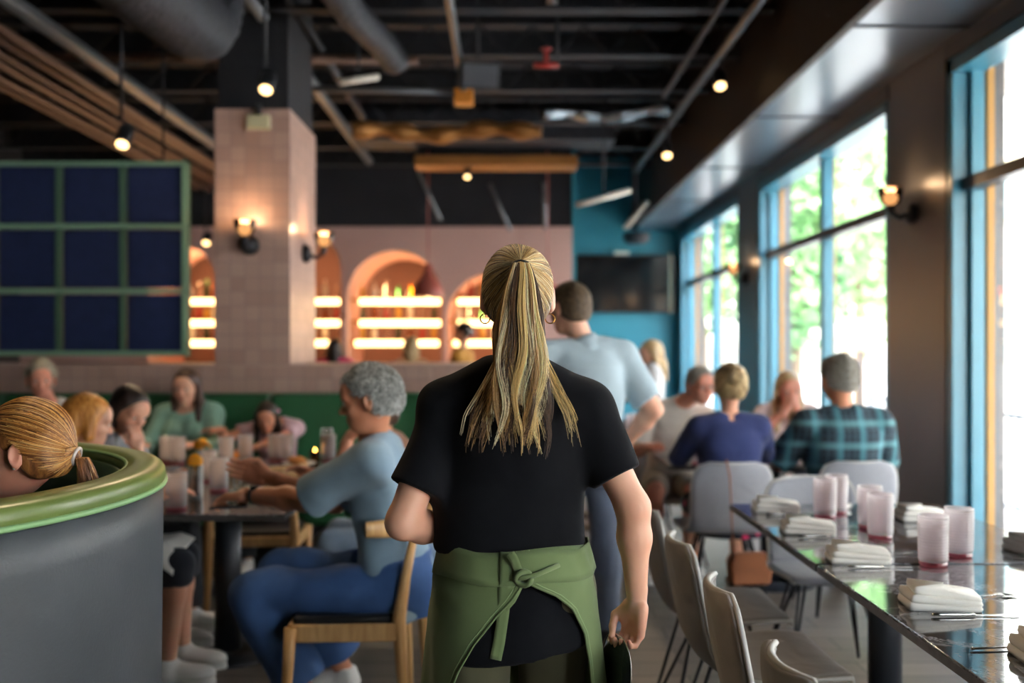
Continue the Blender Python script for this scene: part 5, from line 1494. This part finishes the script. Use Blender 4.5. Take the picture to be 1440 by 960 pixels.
# shirt tail under the apron
secs = [(-.24, 0, -.012, .188, .174), (-.10, 0, -.012, .190, .172), (.0, 0, -.008, .176, .152), (.12, 0, 0, .160, .128)]
f = loft((0, 0, .90), np.eye(3), secs, 0, t0=-.17, t1=.1)
f = inter(f, half((.10, 0, .748), (.12, 0, -1)), .004); f = wrinkle(f, .0028, 34, 8)
tail = sdf_obj('shirt_tail', f, (-.24, -.22, .66), (.24, .22, 1.02), .006, M_TEE, root)
# apron
zk = [1.0, .93, .915, .885, .852, .795, .73, .666, .60, .48]
xr = [.02, .022, .03, .090, .130, .158, .170, .176, .180, .185]; xl = [.018, .018, .016, -.005, -.040, -.086, -.120, -.142, -.155, -.17]
def rad_(z): return (np.interp(z, [.45, .66, .80, .90, .985], [.225, .212, .202, .190, .170]), np.interp(z, [.45, .66, .80, .90, .985], [.200, .194, .188, .170, .140]))
def apron(u, v):
    z = .985-v*(.985-.50); rx, ry = rad_(z)
    zi = -np.array(zk); a1 = math.asin(max(-1, min(1, np.interp(-z, zi, xr)/rx))); a0 = math.asin(max(-1, min(1, np.interp(-z, zi, xl)/rx)))
    th = a1+(2*PI-(a1-a0))*u
    dep = max(0, (.93-z)/.4); edge = math.exp(-u*14)+math.exp(-(1-u)*14)
    w = 1+.030*dep*math.sin(th*6+1.5+z*6)+.018*dep*math.sin(th*11+z*9)+.05*edge*dep+.010*math.sin(z*70+th*3)*math.exp(-abs(z-.90)*20)
    return Vector((rx*w*math.sin(th), -ry*w*math.cos(th)-.012, z+.006*math.sin(th*3)))
ap = MB().grid(apron, 150, 44).build('apron', M_APRON, root, solid=.0035)
for uu in (0.0, 1.0, .012, .988):
    MB().tube([apron(uu, k/43)+Vector((0, -.002, 0)) for k in range(44)], .0028 if uu in (0., 1.) else .0010, 6).build('hem', M_APRON if uu in (0., 1.) else M_STITCH, ap)
def waist(u, v):
    th = 2*PI*u; z = .915+v*.068+.010*math.sin(th*1.0)*0; rx, ry = rad_(z)
    return Vector(((rx+.006+.0015*math.sin(th*17+v*4))*math.sin(th), -(ry+.006)*math.cos(th)-.012, z-.010*math.cos(th)*0+.004*math.sin(th*5)))
MB().grid(waist, 90, 6).build('waistband', M_APRON, ap, solid=.004)
for z in (.925, .972):
    MB().tube([waist(k/60, (z-.915)/.068)*1.0+Vector((0, 0, 0)) for k in range(61)], .0011, 5).build('stitching', M_STITCH, ap)
def strap(pts, w, name='tie_strap'):
    m = MB(); n = len(pts)
    for i in range(n-1):
        pass
    def fn(u, v):
        k = v*(n-1); i = min(int(k), n-2); p = Vector(pts[i]).lerp(Vector(pts[i+1]), k-i); a = Vector(pts[i+1])-Vector(pts[i]); a.normalize()
        sd = a.cross(Vector((0, 1, 0))).normalized(); return p+sd*(u-.5)*w
    m.grid(fn, 4, (n-1)*4+1); return m.build(name, M_APRON, ap, solid=.003)
yb = -.172
strap([w2l((.000, 0, .985)).xz.to_3d() if False else (-.018, yb+.012, .985), (-.020, yb-.006, .93), (-.024, yb-.012, .86), (-.034, yb-.012, .79), (-.042, yb-.010, .752)], .026)
strap([(.016, yb-.004, .925), (-.002, yb-.008, .975), (-.010, yb-.006, .985)], .020)
strap([(.016, yb-.008, .925), (-.004, yb-.012, .885), (-.022, yb-.012, .865)], .016)
m = MB(); ring = [(.020+.017*math.cos(2*PI*k/14), yb-.014+.004*math.sin(4*PI*k/14), .932+.015*math.sin(2*PI*k/14)) for k in range(15)]
m.tube(ring, .0065, 8); m.tube([(-.002, yb-.012, .93), (.02, yb-.018, .935), (.05, yb-.010, .94), (.10, yb+.016, .955)], .0055, 8); m.build('tie_knot', M_APRON, ap)
rng = np.random.default_rng(5)
PALW = ['#6a4826', '#a47e48', '#d8b476', '#f0d69a', '#fae6ba', '#b88f54', '#e2c07c', '#50361d', '#c89f60']
scalp_strands(wt, (.10, -.90, .40), 2600, 14, PALW, rng, t=.0115, rad=.00075)
at = wt['at']; tie = np.array(at(.011, -.118, .062))
def pony(c, t):
    L = .415
    out = .030*math.sin(min(t*3.2, PI/2)); z = tie[2]+.012*math.sin(min(t*8, PI))*0-L*t+.01
    t0_ = t; t = t*(1-.30*c['r']*abs(math.cos(c['a']))); spread = .016+.040*min(t/.28, 1)**.8+.030*max(0, t-.3)
    x = tie[0]+math.cos(c['a'])*c['r']*spread+(-.014*t)+.012*math.sin(t*4+c['ph'])*t+.014*c['sx']*t**2.2+.013*math.sin(t*(9+5*c['w'])+c['ph'])*min(1, t*1.6)*c['w']
    y = tie[1]-.012-out*.7+math.sin(c['a'])*c['r']*.020*(.5+min(t*3, 1))+.006*math.cos(t*5+c['ph'])*t
    # rests against neck and back of the shirt
    y = min(y, np.interp(z, [1.10, 1.25, 1.33, 1.40, 1.46], [-.150, -.142, -.125, -.110, -.118])-abs(math.sin(c['a']))*.012)
    return np.array([x, y, z]), (.006+.007*min(t*3, 1))*(.5+.6*c['w'])*(1-.75*max(0, t)**2.5)
fall_strands(tie, 2400, 22, pony, PALW, rng, root, rad=.00085, clumps=58)
def wisps(c, t):
    sg = 1 if c['sx'] > 0 else -1
    x = tie[0]+sg*(.045+.05*c['r'])*min(1, .3+t)+sg*.05*c['w']*t**1.5; z = tie[2]-.15-.26*t
    y = np.interp(z, [1.10, 1.25, 1.33, 1.40, 1.46], [-.150, -.140, -.105, -.075, -.09])
    return np.array([x, y-.004, z]), .012
fall_strands(tie, 160, 18, wisps, PALW, rng, root, rad=.0006, name='loose_hair', clumps=16)
MB().tube([tuple(tie+np.array([.021*math.cos(2*PI*k/20), -.002+.010*math.sin(2*PI*k/20)-.004, -.002+.017*math.sin(2*PI*k/20)])) for k in range(21)], .0045, 8, cap=False).build('hair_tie', mat('black_elastic', '#101012', .7), root)
M_GOLD = mat('gold_ring', '#d9a552', .25, 1.0)
for sg in (-1, 1):
    c = np.array(at(sg*.080, -.006, -.052)); r = .0115
    MB().tube([tuple(c+np.array([r*math.cos(2*PI*k/20), .003*math.sin(2*PI*k/20), r*math.sin(2*PI*k/20)])) for k in range(21)], .0015, 8, cap=False).build('earring', M_GOLD, root)
w0 = wt['wr'][0]; e0 = wt['el'][0]; d = (w0-e0).normalized(); a_ = d.orthogonal().normalized(); b_ = d.cross(a_)
MB().tube([w0-d*.012+(a_*math.cos(2*PI*k/20)+b_*math.sin(2*PI*k/20))*.0275 for k in range(21)], .0018, 6, cap=False).build('bracelet', M_GOLD, root)
# what she carries
hc = wt['hc'][1]+Vector((WX, WY, 0))
M_DPLATE = mat('dark_glazed_rim', '#22262a', .12, .1)
for k in range(3):
    c = hc+Vector((-.050-.004*k, -.020+.010*k, -.105)); M = RZ(.25) @ RY(PI/2+.12)
    o = empty('carried_plate', c, 0, '%s dark glossy plate held on edge in the waitress right hand' % ['nearest', 'middle', 'farthest'][k], 'plate')
    MB().lathe([(.001, 0), (.055, 0), (.063, .004), (.088, .012), (.090, .015), (.086, .0155), (.060, .008), (.001, .004)], n=44, m=M).build('plate_body', M_DPLATE, o)
    MB().tube([M @ Vector((.0895*math.cos(2*PI*j/44), .0895*math.sin(2*PI*j/44), .0145)) for j in range(45)], .0017, 6, cap=False).build('rim', M_STEEL, o)
hc = wt['hc'][0]+Vector((WX, WY, 0))
o = empty('carried_bowl', hc+Vector((-.012, .02, .028)), 0, 'brown glazed bowl held in front by the waitress left hand', 'bowl')
MB().lathe([(.001, 0), (.04, 0), (.07, .025), (.085, .06), (.081, .06), (.066, .028), (.036, .006), (.001, .006)], n=36, m=RX(.15)).build('bowl_body', mat('brown_glaze', '#7b664c', .25), o)

# ------------------------------------------------ woman in the booth
M_BLUESH = cloth_mat('blue_pattern_shirt', '#5d6f96', .8, 900, .2, .3)
bw = person('woman with a copper blonde ponytail sitting in the round booth, left foreground', (-1.30, 2.45, .545), PI/2, SK_ROSY,
            hair=dict(style='pony', mat=hair_mat('hair_copper_under', '#4a2a12', '#80502a', '#a8743e'), t=.013, amp=.0008, fr=60, brow=H_STRAW, pony=dict(pts=[(0, -.098, -.012), (0, -.118, -.020)], r=[.020, .016])),
            s=.98, lean=.0, head_at=(-1.172, 2.42, 1.190), hp=.06, hy=.10, vox=.009, hands=((-1.62, 2.25, .80), (-1.62, 2.6, .80)), curl=(.4, .4),
            shirt=dict(mat=M_BLUESH, sleeve=.7, hem=-.08, pad=.012, collar=True), lower=dict(mat=cloth_mat('dark_trousers', '#24262c')), shoes=dict(mat=M_BLKMET))
PALB = ['#5f3516', '#8a5424', '#b57a3a', '#d79c52', '#e8bd78', '#7a4a20', '#c88c46']
scalp_strands(bw, (0, -.95, -.36), 2300, 14, PALB, rng, t=.0145, rad=.0009)
tb_ = np.array(bw['at'](0, -.120, -.022))
def pony2(c, t):
    x = tb_[0]+.016+.024*math.sin(min(t*1.3, 1.5))+.010*math.cos(c['a'])*c['r']*(1+t)+.012*c['sx']*t; z = tb_[2]-.004-.155*t**1.25+math.sin(c['a'])*c['r']*.016*(.5+t)*0
    y = tb_[1]+math.sin(c['a'])*c['r']*(.016+.02*t)+.008*c['sy']*t
    return np.array([x, y, z]), .008
fall_strands(tb_, 800, 14, pony2, PALB, rng, bw['root'], rad=.0009, clumps=26)
MB().tube([tuple(tb_+np.array([.004+.006*math.sin(2*PI*k/20), .019*math.cos(2*PI*k/20), .019*math.sin(2*PI*k/20)])) for k in range(21)], .005, 8, cap=False).build('hair_tie', mat('silver_elastic', '#c9c2bd', .4, .3), bw['root'])
c = bw['at'](-.0845, -.006, -.034); MB().lathe([(.001, -.004), (.004, 0), (.001, .004)], n=12).build('earring', mat('pearl', '#f0e6dc', .15), bw['root'], loc=Vector([float(q) for q in c]))

# ------------------------------------------------ the left dining table
M_TEEBLUE = cloth_mat('heather_blue_tee', '#7f97a8', .9, 500, .3, .12)
M_DENIM = cloth_mat('blue_denim', '#37598c', .85, 1100, .5, .25, .05)
M_SNEAK = mat('white_sneaker', '#f4f2ee', .5, var=.05)
mn = person('grey haired man in a pale blue tee and jeans reaching across the left dining table', (-.42, 3.90, .545), PI/2, SK_TAN,
            hair=dict(style='short', mat=H_GREY, t=.012, amp=.003, fr=60, front=.018, brow=H_SALT), male=True, s=1.05, lean=.20, head_at=(-.525, 3.82, 1.240), hp=.10, hy=-.05, vox=.009, handv=.004, armk=1.12,
            hands=((-1.03, 3.98, .855), (-1.00, 4.18, .90)), hint=(Vector((.1, -.3, -1)), Vector((.2, .4, -1))), handd=(Vector((-1, .35, -.15)), Vector((-1, .1, .2))), handn=(Vector((-.2, 0, -1)), Vector((0, -.9, .3))), curl=(.55, .35),
            shirt=dict(mat=M_TEEBLUE, sleeve=.80, hem=-.13, pad=.022, amp=.0085, fr=22, name='tee_shirt'), lower=dict(mat=M_DENIM, len=1.85, amp=.007, flare=.03, pad=.030), shoes=dict(mat=M_SNEAK, dir=((-1, -.15, 0), (-1, .1, 0))),
            knees=((-.97, 3.80, .50), (-.93, 4.06, .53)), feet=((-.76, 3.82, .095), (-.66, 4.10, .10)))
tufts(mn, 2600, .020, ['#8a8b88', '#b5b7b3', '#dcdedb', '#c8cac6', '#75736e'], rng, curl=.9)
hcn = Vector(mn['hc'][0])+Vector((-.42, 3.90, 0))
o = empty('phone', hcn+Vector((-.02, 0, -.030)), .35, 'black phone under the hand of the blue tee man', 'phone')
MB().box(-.075, .075, -.036, .036, -.005, .004).build('phone_case', M_BLKMET, o, bevel=.003); MB().box(-.07, .07, -.032, .032, .0041, .0046).build('screen', mat('black_screen', '#0a0a0c', .12), o)
w0 = mn['wr'][0]; e0 = mn['el'][0]; d = (w0-e0).normalized(); a_ = d.orthogonal().normalized(); b_ = d.cross(a_)
wa = MB().tube([w0-d*.035+(a_*math.cos(2*PI*k/24)+b_*math.sin(2*PI*k/24))*.0335 for k in range(25)], .009, 8, cap=False, flat=.4).build('wristwatch', M_BLKMET, mn['root'])
M = Matrix.Translation(w0-d*.035+Vector((.0, -.012, .030))) @ RX(.35); MB().lathe([(.001, -.004), (.019, -.004), (.020, .004), (.001, .005)], n=24, m=M).build('dial', mat('watch_dial', '#101114', .1), wa)
n2 = person('person behind the blue tee man resting chin on hand, face hidden', (-.42, 4.80, .545), PI/2, SK_WARM,
            hair=dict(style='short', mat=H_BROWN, t=.014), male=True, s=.97, lean=.38, head_at=(-.62, 4.70, 1.12), hp=.15, vox=.012,
            hands=((-.73, 4.62, 1.02), (-.92, 4.78, .83)), hint=(Vector((-.9, -.4, -1)), Vector((.2, .4, -1))), handd=(Vector((.5, .15, .8)), None), handn=(Vector((.7, .2, 0)), None), curl=(.8, .4), armk=1.05,
            shirt=dict(mat=cloth_mat('rust_tee', '#8a5a3c'), sleeve=.6), lower=dict(mat=cloth_mat('pale_denim', '#8ea3b8', .85, 900, .4, .2), len=1.9), shoes=dict(mat=M_SNEAK))
o = MB(); 
def lap(x0, x1, y0, y1, zf):
    m = MB(); m.grid(lambda u, v: Vector((lerp(x0, x1, u), lerp(y0, y1, v), zf(u, v))), 20, 20); return m
gl = person('girl with strawberry blonde hair and black patterned shorts turned from the camera', (-1.93, 4.28, .545), -PI/2, SK_FAIR,
            hair=dict(style='bob', mat=H_STRAW, t=.014, amp=.0025, fr=60), s=.93, lean=.22, head_at=(-1.775, 4.22, 1.125), hp=.12, hy=.55, vox=.010,
            hands=((-1.50, 4.42, .80), (-1.52, 4.20, .80)), curl=(.4, .4), shirt=dict(mat=cloth_mat('cream_top', '#d8cfc0'), sleeve=.6),
            lower=dict(mat=cloth_mat('black_dotted_shorts', '#20222a', .9, 300, .4, .4), len=1.12, name='shorts'), shoes=dict(mat=M_SNEAK, dir=((1, 0, 0), (1, .1, 0))),
            knees=((-1.42, 4.40, .52), (-1.38, 4.20, .53)), feet=((-1.45, 4.46, .09), (-1.44, 4.24, .09)))
m = MB(); m.grid(lambda u, v: Vector((-1.82+.44*u, 4.12+.30*v, .622+.010*math.sin(u*9+v*5)-.10*max(0, u-.82)*4*0-.30*max(0, .16-v)*1.9-.25*max(0, u-.85))), 28, 24)
o = m.build('lap_napkin', M_LINEN, None, solid=.004); tag(o, 'white napkin spread over the lap of the strawberry blonde girl', 'napkin')
br = person('brunette with her hand over her mouth at the left dining table', (-2.02, 4.92, .545), -PI/2, SK_FAIR,
            hair=dict(style='long', mat=H_DARK, t=.015, len=.22), s=.95, lean=.25, head_at=(-1.83, 4.84, 1.135), hp=.38, hy=-.55, vox=.011,
            hands=((-1.60, 4.90, .82), (-1.735, 4.70, .965)), hint=(None, Vector((.6, -.5, -1))), handd=(None, Vector((-.25, .15, 1))), handn=(None, Vector((-.7, .7, 0))), curl=(.4, .7), armk=1.0,
            shirt=dict(mat=cloth_mat('grey_top', '#8d9096'), sleeve=1.8), lower=dict(mat=cloth_mat('dark_trousers', '#24262c')), shoes=dict(mat=M_SNEAK))
# banquette sitters
gw = person('woman with long dark brown hair in a mint top on the banquette', (-2.10, 6.58, .56), PI, SK_FAIR,
            hair=dict(style='long', mat=H_BROWN, t=.014, len=.26, fwd=.04), s=.98, lean=.06, head_at=(-2.09, 6.50, 1.178), hp=.1, hy=-.05, vox=.012,
            hands=((-1.93, 6.22, .83), (-2.28, 6.22, .83)), shirt=dict(mat=cloth_mat('mint_top', '#8fb8a4', .9, 600, .3, .08), sleeve=1.85, pad=.022, amp=.005), lower=dict(mat=cloth_mat('dark_trousers', '#24262c')), shoes=dict(mat=M_BLKMET))
ow = person('older woman with short ash blonde hair at the far left of the banquette', (-3.02, 6.58, .56), PI, SK_ROSY,
            hair=dict(style='short', mat=H_ASH, t=.020, amp=.003), s=1.0, lean=.0, head_at=(-3.03, 6.48, 1.232), hp=.1, hy=.45, vox=.012,
            hands=((-2.86, 6.2, .82), (-3.2, 6.2, .82)), shirt=dict(mat=cloth_mat('white_top', '#d9d8d6', .9, 600, .3, .05), sleeve=.9), lower=dict(mat=cloth_mat('dark_trousers', '#24262c')), shoes=dict(mat=M_BLKMET))
ch = person('small child with dark fringe leaning with bare arms on the banquette table', (-1.50, 6.60, .56), PI, SK_WARM,
            hair=dict(style='long', mat=H_DARK, t=.014, len=.20, front=-.022), s=.80, lean=.25, head_at=(-1.53, 6.36, .995), hp=.30, hy=.1, vox=.011,
            hands=((-1.56, 6.12, .82), (-1.78, 6.20, .93)), hint=(Vector((1, 0, -.2)), Vector((-1, .5, -.6))), handd=(Vector((-1, -.2, 0)), Vector((-1, 0, .1))), curl=(.4, .5),
            shirt=dict(mat=cloth_mat('pale_pink_top', '#d9b3ba'), sleeve=.5), lower=dict(mat=cloth_mat('dark_trousers', '#24262c')), shoes=dict(mat=M_SNEAK), armk=1.1)
c = ch['at'](-.075, -.05, .035); MB().lathe([(.001, -.012), (.020, -.008), (.024, 0), (.020, .008), (.001, .012)], n=14).build('hair_clip', mat('pink_clip', '#e08fae', .4), ch['root'], loc=Vector([float(q) for q in c]))

# ------------------------------------------------ the server and the party on the right
M_CHAMB = cloth_mat('pale_blue_shirt', '#a9bcc6', .9, 700, .3, .06)
sv = person('man in a pale blue shirt with cropped hair standing in the aisle', (.375, 4.78, .925), .22, SK_FAIR,
            hair=dict(style='short', mat=H_SHORTB, t=.010, amp=.0015), male=True, s=1.04, seated=False, lean=.04, head_at=(.305, 4.80, 1.628), hp=.12, hy=.45, vox=.011, build=1.05,
            hands=((.10, 5.12, 1.10), (.60, 4.98, .97)), hint=(Vector((-.8, -.2, -1)), Vector((1, -.6, -.5))), curl=(.6, .6), shirt=dict(mat=M_CHAMB, sleeve=.78, hem=-.10, pad=.020, amp=.006, collar=True), 
            lower=dict(mat=cloth_mat('slate_trousers', '#5a6478', .85, 900, .4, .15), len=1.95), shoes=dict(mat=M_BLKMET), feet=((.25, 4.90, .09), (.475, 4.68, .09)), knees=((.28, 4.86, .50), (.48, 4.76, .50)))
n = NT('floral_skirt'); vr = n.node('ShaderNodeTexVoronoi', Scale=14.0); n.link(n.tc(), vr.inputs['Vector'])
n.set(Base__Color=n.ramp(vr.outputs['Distance'], [(.0, '#d9366b'), (.28, '#b3224f'), (.34, '#1a1a28'), (1, '#14141f')]), Roughness=.8); M_FLORAL = n.m
nv = person('woman in a navy long sleeved top with pinned up blonde hair, back to the camera', (1.235, 5.50, .545), 0.0, SK_FAIR,
            hair=dict(style='bun', mat=H_BLOND, t=.015, amp=.002, bun=(0, -.118, .050)), s=1.0, lean=.06, head_at=(1.235, 5.50, 1.225), hp=.05, hy=.05, vox=.010, build=1.15,
            hands=((1.06, 5.90, .82), (1.44, 5.92, .82)), hint=(Vector((-1, -.5, -1)), Vector((1, -.5, -1))),
            shirt=dict(mat=cloth_mat('navy_knit', '#1e2b5c', .92, 600, .35, .08), sleeve=1.75, pad=.014, amp=.004), lower=dict(mat=M_FLORAL, kind='skirt', len=.95, name='skirt'), shoes=dict(mat=M_BLKMET))
PALN = ['#6f5433', '#a98a5c', '#d6b985', '#ecd7a8', '#4f3a22', '#c4a36c']
scalp_strands(nv, (0, -.90, .30), 1300, 12, PALN, rng, t=.015, rad=.0012)
bc = np.array(nv['at'](0, -.128, .052)); n_ = 420; K_ = 14; pb = np.zeros((n_, K_, 3))
for i in range(n_):
    a0_ = rng.uniform(0, 6.28); rr_ = rng.uniform(.008, .046); dp = rng.uniform(-.012, .014)
    for k in range(K_):
        a_k = a0_+k*.26; q = rr_*(1-.015*k); pb[i, k] = bc+np.array([q*math.cos(a_k), dp-.034*math.sqrt(max(0, 1-(q/.05)**2))+.012, q*math.sin(a_k)])
strands('hair_bun', pb, np.full((n_, K_), .0014), hair_cols(n_, K_, PALN, rng), M_STRAND, nv['root'])
n = NT('teal_plaid'); g = n.tc('Object')
def band(axis, sc_, lo_, hi_):
    x = n.node('ShaderNodeTexWave', _wave_type='BANDS', _bands_direction=axis, Scale=sc_); n.link(g, x.inputs['Vector'])
    r = n.ramp(x.outputs['Fac'], [(lo_, '#000000'), (hi_, '#ffffff')]); return r
bx, bz = band('X', 2.6, .72, .92), band('Z', 2.6, .72, .92); fx, fz_ = band('X', 9.0, .5, .9), band('Z', 9.0, .5, .9)
c0 = n.mix(fx, lin('#1c2731'), lin('#2f4650')); c0 = n.mix(fz_, c0, lin('#2b3f4a')); c0 = n.mix(bx, c0, lin('#3f6f7a')); c0 = n.mix(n.mix(.45, (0, 0, 0, 1), bz), c0, lin('#6ba3aa'))
n.set(Base__Color=c0, Roughness=.9); n.bump(n.noise(600), .3, .001); M_PLAID = n.m
pm = person('broad grey haired man in a dark teal plaid shirt, back to the camera', (1.88, 5.56, .545), 0.0, SK_TAN,
            hair=dict(style='short', mat=H_SALT, t=.016, amp=.003), male=True, s=1.04, lean=.03, head_at=(1.855, 5.56, 1.268), hp=.05, hy=.35, vox=.010, build=1.10, sw=.195,
            hands=((1.68, 5.95, .83), (2.06, 5.95, .83)), hint=(Vector((-1, -.4, -1.3)), Vector((1, -.4, -1.3))),
            shirt=dict(mat=M_PLAID, sleeve=.92, hem=-.1, pad=.020, amp=.004, collar=True), lower=dict(mat=cloth_mat('dark_trousers', '#24262c')), shoes=dict(mat=M_BLKMET))
fw = person('long haired blonde woman facing the camera with hands clasped at her mouth', (1.93, 6.92, .545), PI, SK_ROSY,
            hair=dict(style='long', mat=H_BLOND, t=.014, len=.27, fwd=.05), s=.98, lean=.18, head_at=(1.895, 6.68, 1.155), hp=.06, hy=.0, vox=.011,
            hands=((1.925, 6.55, 1.02), (1.835, 6.55, 1.02)), hint=(Vector((1, -.2, -1)), Vector((-1, -.2, -1))), handd=(Vector((-.3, .05, 1)), Vector((.3, .05, 1))), handn=(Vector((-.7, .7, 0)), Vector((.7, .7, 0))), curl=(.7, .7),
            shirt=dict(mat=cloth_mat('white_blush_top', '#e6d3d3', .9, 600, .3, .06), sleeve=.8, pad=.018), lower=dict(mat=cloth_mat('dark_trousers', '#24262c')), shoes=dict(mat=M_SNEAK))
gm = person('grey haired man with glasses in a pale patterned shirt and shorts facing the camera', (1.10, 6.74, .545), PI, SK_ROSY,
            hair=dict(style='short', mat=H_SALT, t=.012), male=True, s=1.0, lean=.12, head_at=(1.275, 6.55, 1.19), side=-.12, hp=.05, hy=.35, vox=.011,
            hands=((1.38, 6.30, .84), (.92, 6.42, .80)), curl=(.5, .5), shirt=dict(mat=cloth_mat('cream_patterned_shirt', '#cfc6bc', .9, 200, .3, .25), sleeve=.8, pad=.018, collar=True),
            lower=dict(mat=cloth_mat('khaki_shorts', '#a89a86'), len=.88, name='shorts'), shoes=dict(mat=M_SNEAK), knees=((1.18, 6.24, .54), (.93, 6.20, .55)), feet=((1.16, 6.28, .09), (.90, 6.22, .09)))
tufts(pm, 1500, .014, ['#6a645b', '#989286', '#b9b4a8'], rng, .3); tufts(sv, 1500, .009, ['#3a2d22', '#5a4733', '#7d6646'], rng, .2)
tufts(gm, 1000, .014, ['#6a645b', '#989286', '#b9b4a8'], rng, .3); tufts(ow, 900, .016, ['#8a816e', '#b4ab97', '#d0c8b5'], rng, .4)
g_ = gm['at']; m = MB()
for sg in (-1, 1):
    m.tube([Vector([float(q) for q in g_(sg*.034+.021*math.cos(2*PI*k/16), .102, .004+.017*math.sin(2*PI*k/16))]) for k in range(17)], .0018, 6, cap=False)
    m.tube([Vector([float(q) for q in g_(sg*.055, .100, .010)]), Vector([float(q) for q in g_(sg*.086, .0, .010)])], .0016, 6)
m.tube([Vector([float(q) for q in g_(-.013, .104, .006)]), Vector([float(q) for q in g_(.013, .104, .006)])], .0016, 6); m.build('eyeglasses', M_BLKMET, gm['root'])
bb = person('long haired blonde woman in a white top seated high at the teal wall', (1.27, 8.62, .80), PI/2, SK_FAIR,
            hair=dict(style='long', mat=H_BLOND, t=.016, len=.24), s=.95, lean=.08, head_at=(1.25, 8.60, 1.385), hp=.15, hy=.15, vox=.013,
            hands=((1.02, 8.45, 1.04), (1.02, 8.70, 1.06)), shirt=dict(mat=cloth_mat('white_top', '#d9d8d6', .9, 600, .3, .05), sleeve=.8, pad=.018), lower=dict(mat=cloth_mat('dark_trousers', '#24262c')), shoes=dict(mat=M_BLKMET),
            knees=((.98, 8.50, .74), (.98, 8.72, .74)), feet=((1.06, 8.48, .33), (1.06, 8.74, .33)))
# the bar
def barfly(label, x, c, hairm, style, hz, hc, y=11.72, sit=True, sk=SK_FAIR, yaw=0.0, hy=0.0, pad=.018):
    if sit: stool((x, y, 0), 'black bar stool under the %s' % label.split(' at the bar')[0], None, .72)
    kw = dict(knees=((x-.12, y+.26, .70), (x+.12, y+.26, .70)), feet=((x-.10, y+.16, .36), (x+.10, y+.16, .36))) if sit else {}
    return person(label, (x, y, hz), yaw, sk, hair=dict(style=style, mat=hairm, t=.015, len=.2), s=.97 if sit else 1.0, seated=sit, lean=.05, head_at=(x, y+.04, hc), hy=hy, vox=.016, face=False,
                  hands=((x-.22, y+.30, 1.13), (x+.22, y+.30, 1.13)), shirt=dict(mat=cloth_mat(c[0], c[1]), sleeve=1.5, pad=pad), lower=dict(mat=cloth_mat('dark_trousers', '#24262c')), shoes=dict(mat=M_BLKMET), **kw)
barfly('dark haired person in a hot pink top at the bar', P(470, 0, 11.72).x, ('hot_pink_top', '#e0246e'), H_DARK, 'long', .79, 1.43, pad=.03)
barfly('blonde long haired person in a beige top at the bar', P(577, 0, 11.72).x, ('beige_top', '#b98e68'), H_BLOND, 'long', .79, 1.45, hy=.5)
barfly('dark haired person in a mustard shirt standing at the bar', P(652, 0, 11.72).x, ('mustard_shirt', '#a8741f'), H_DARK, 'short', .90, 1.62, sit=False, sk=SK_WARM, yaw=1.2)
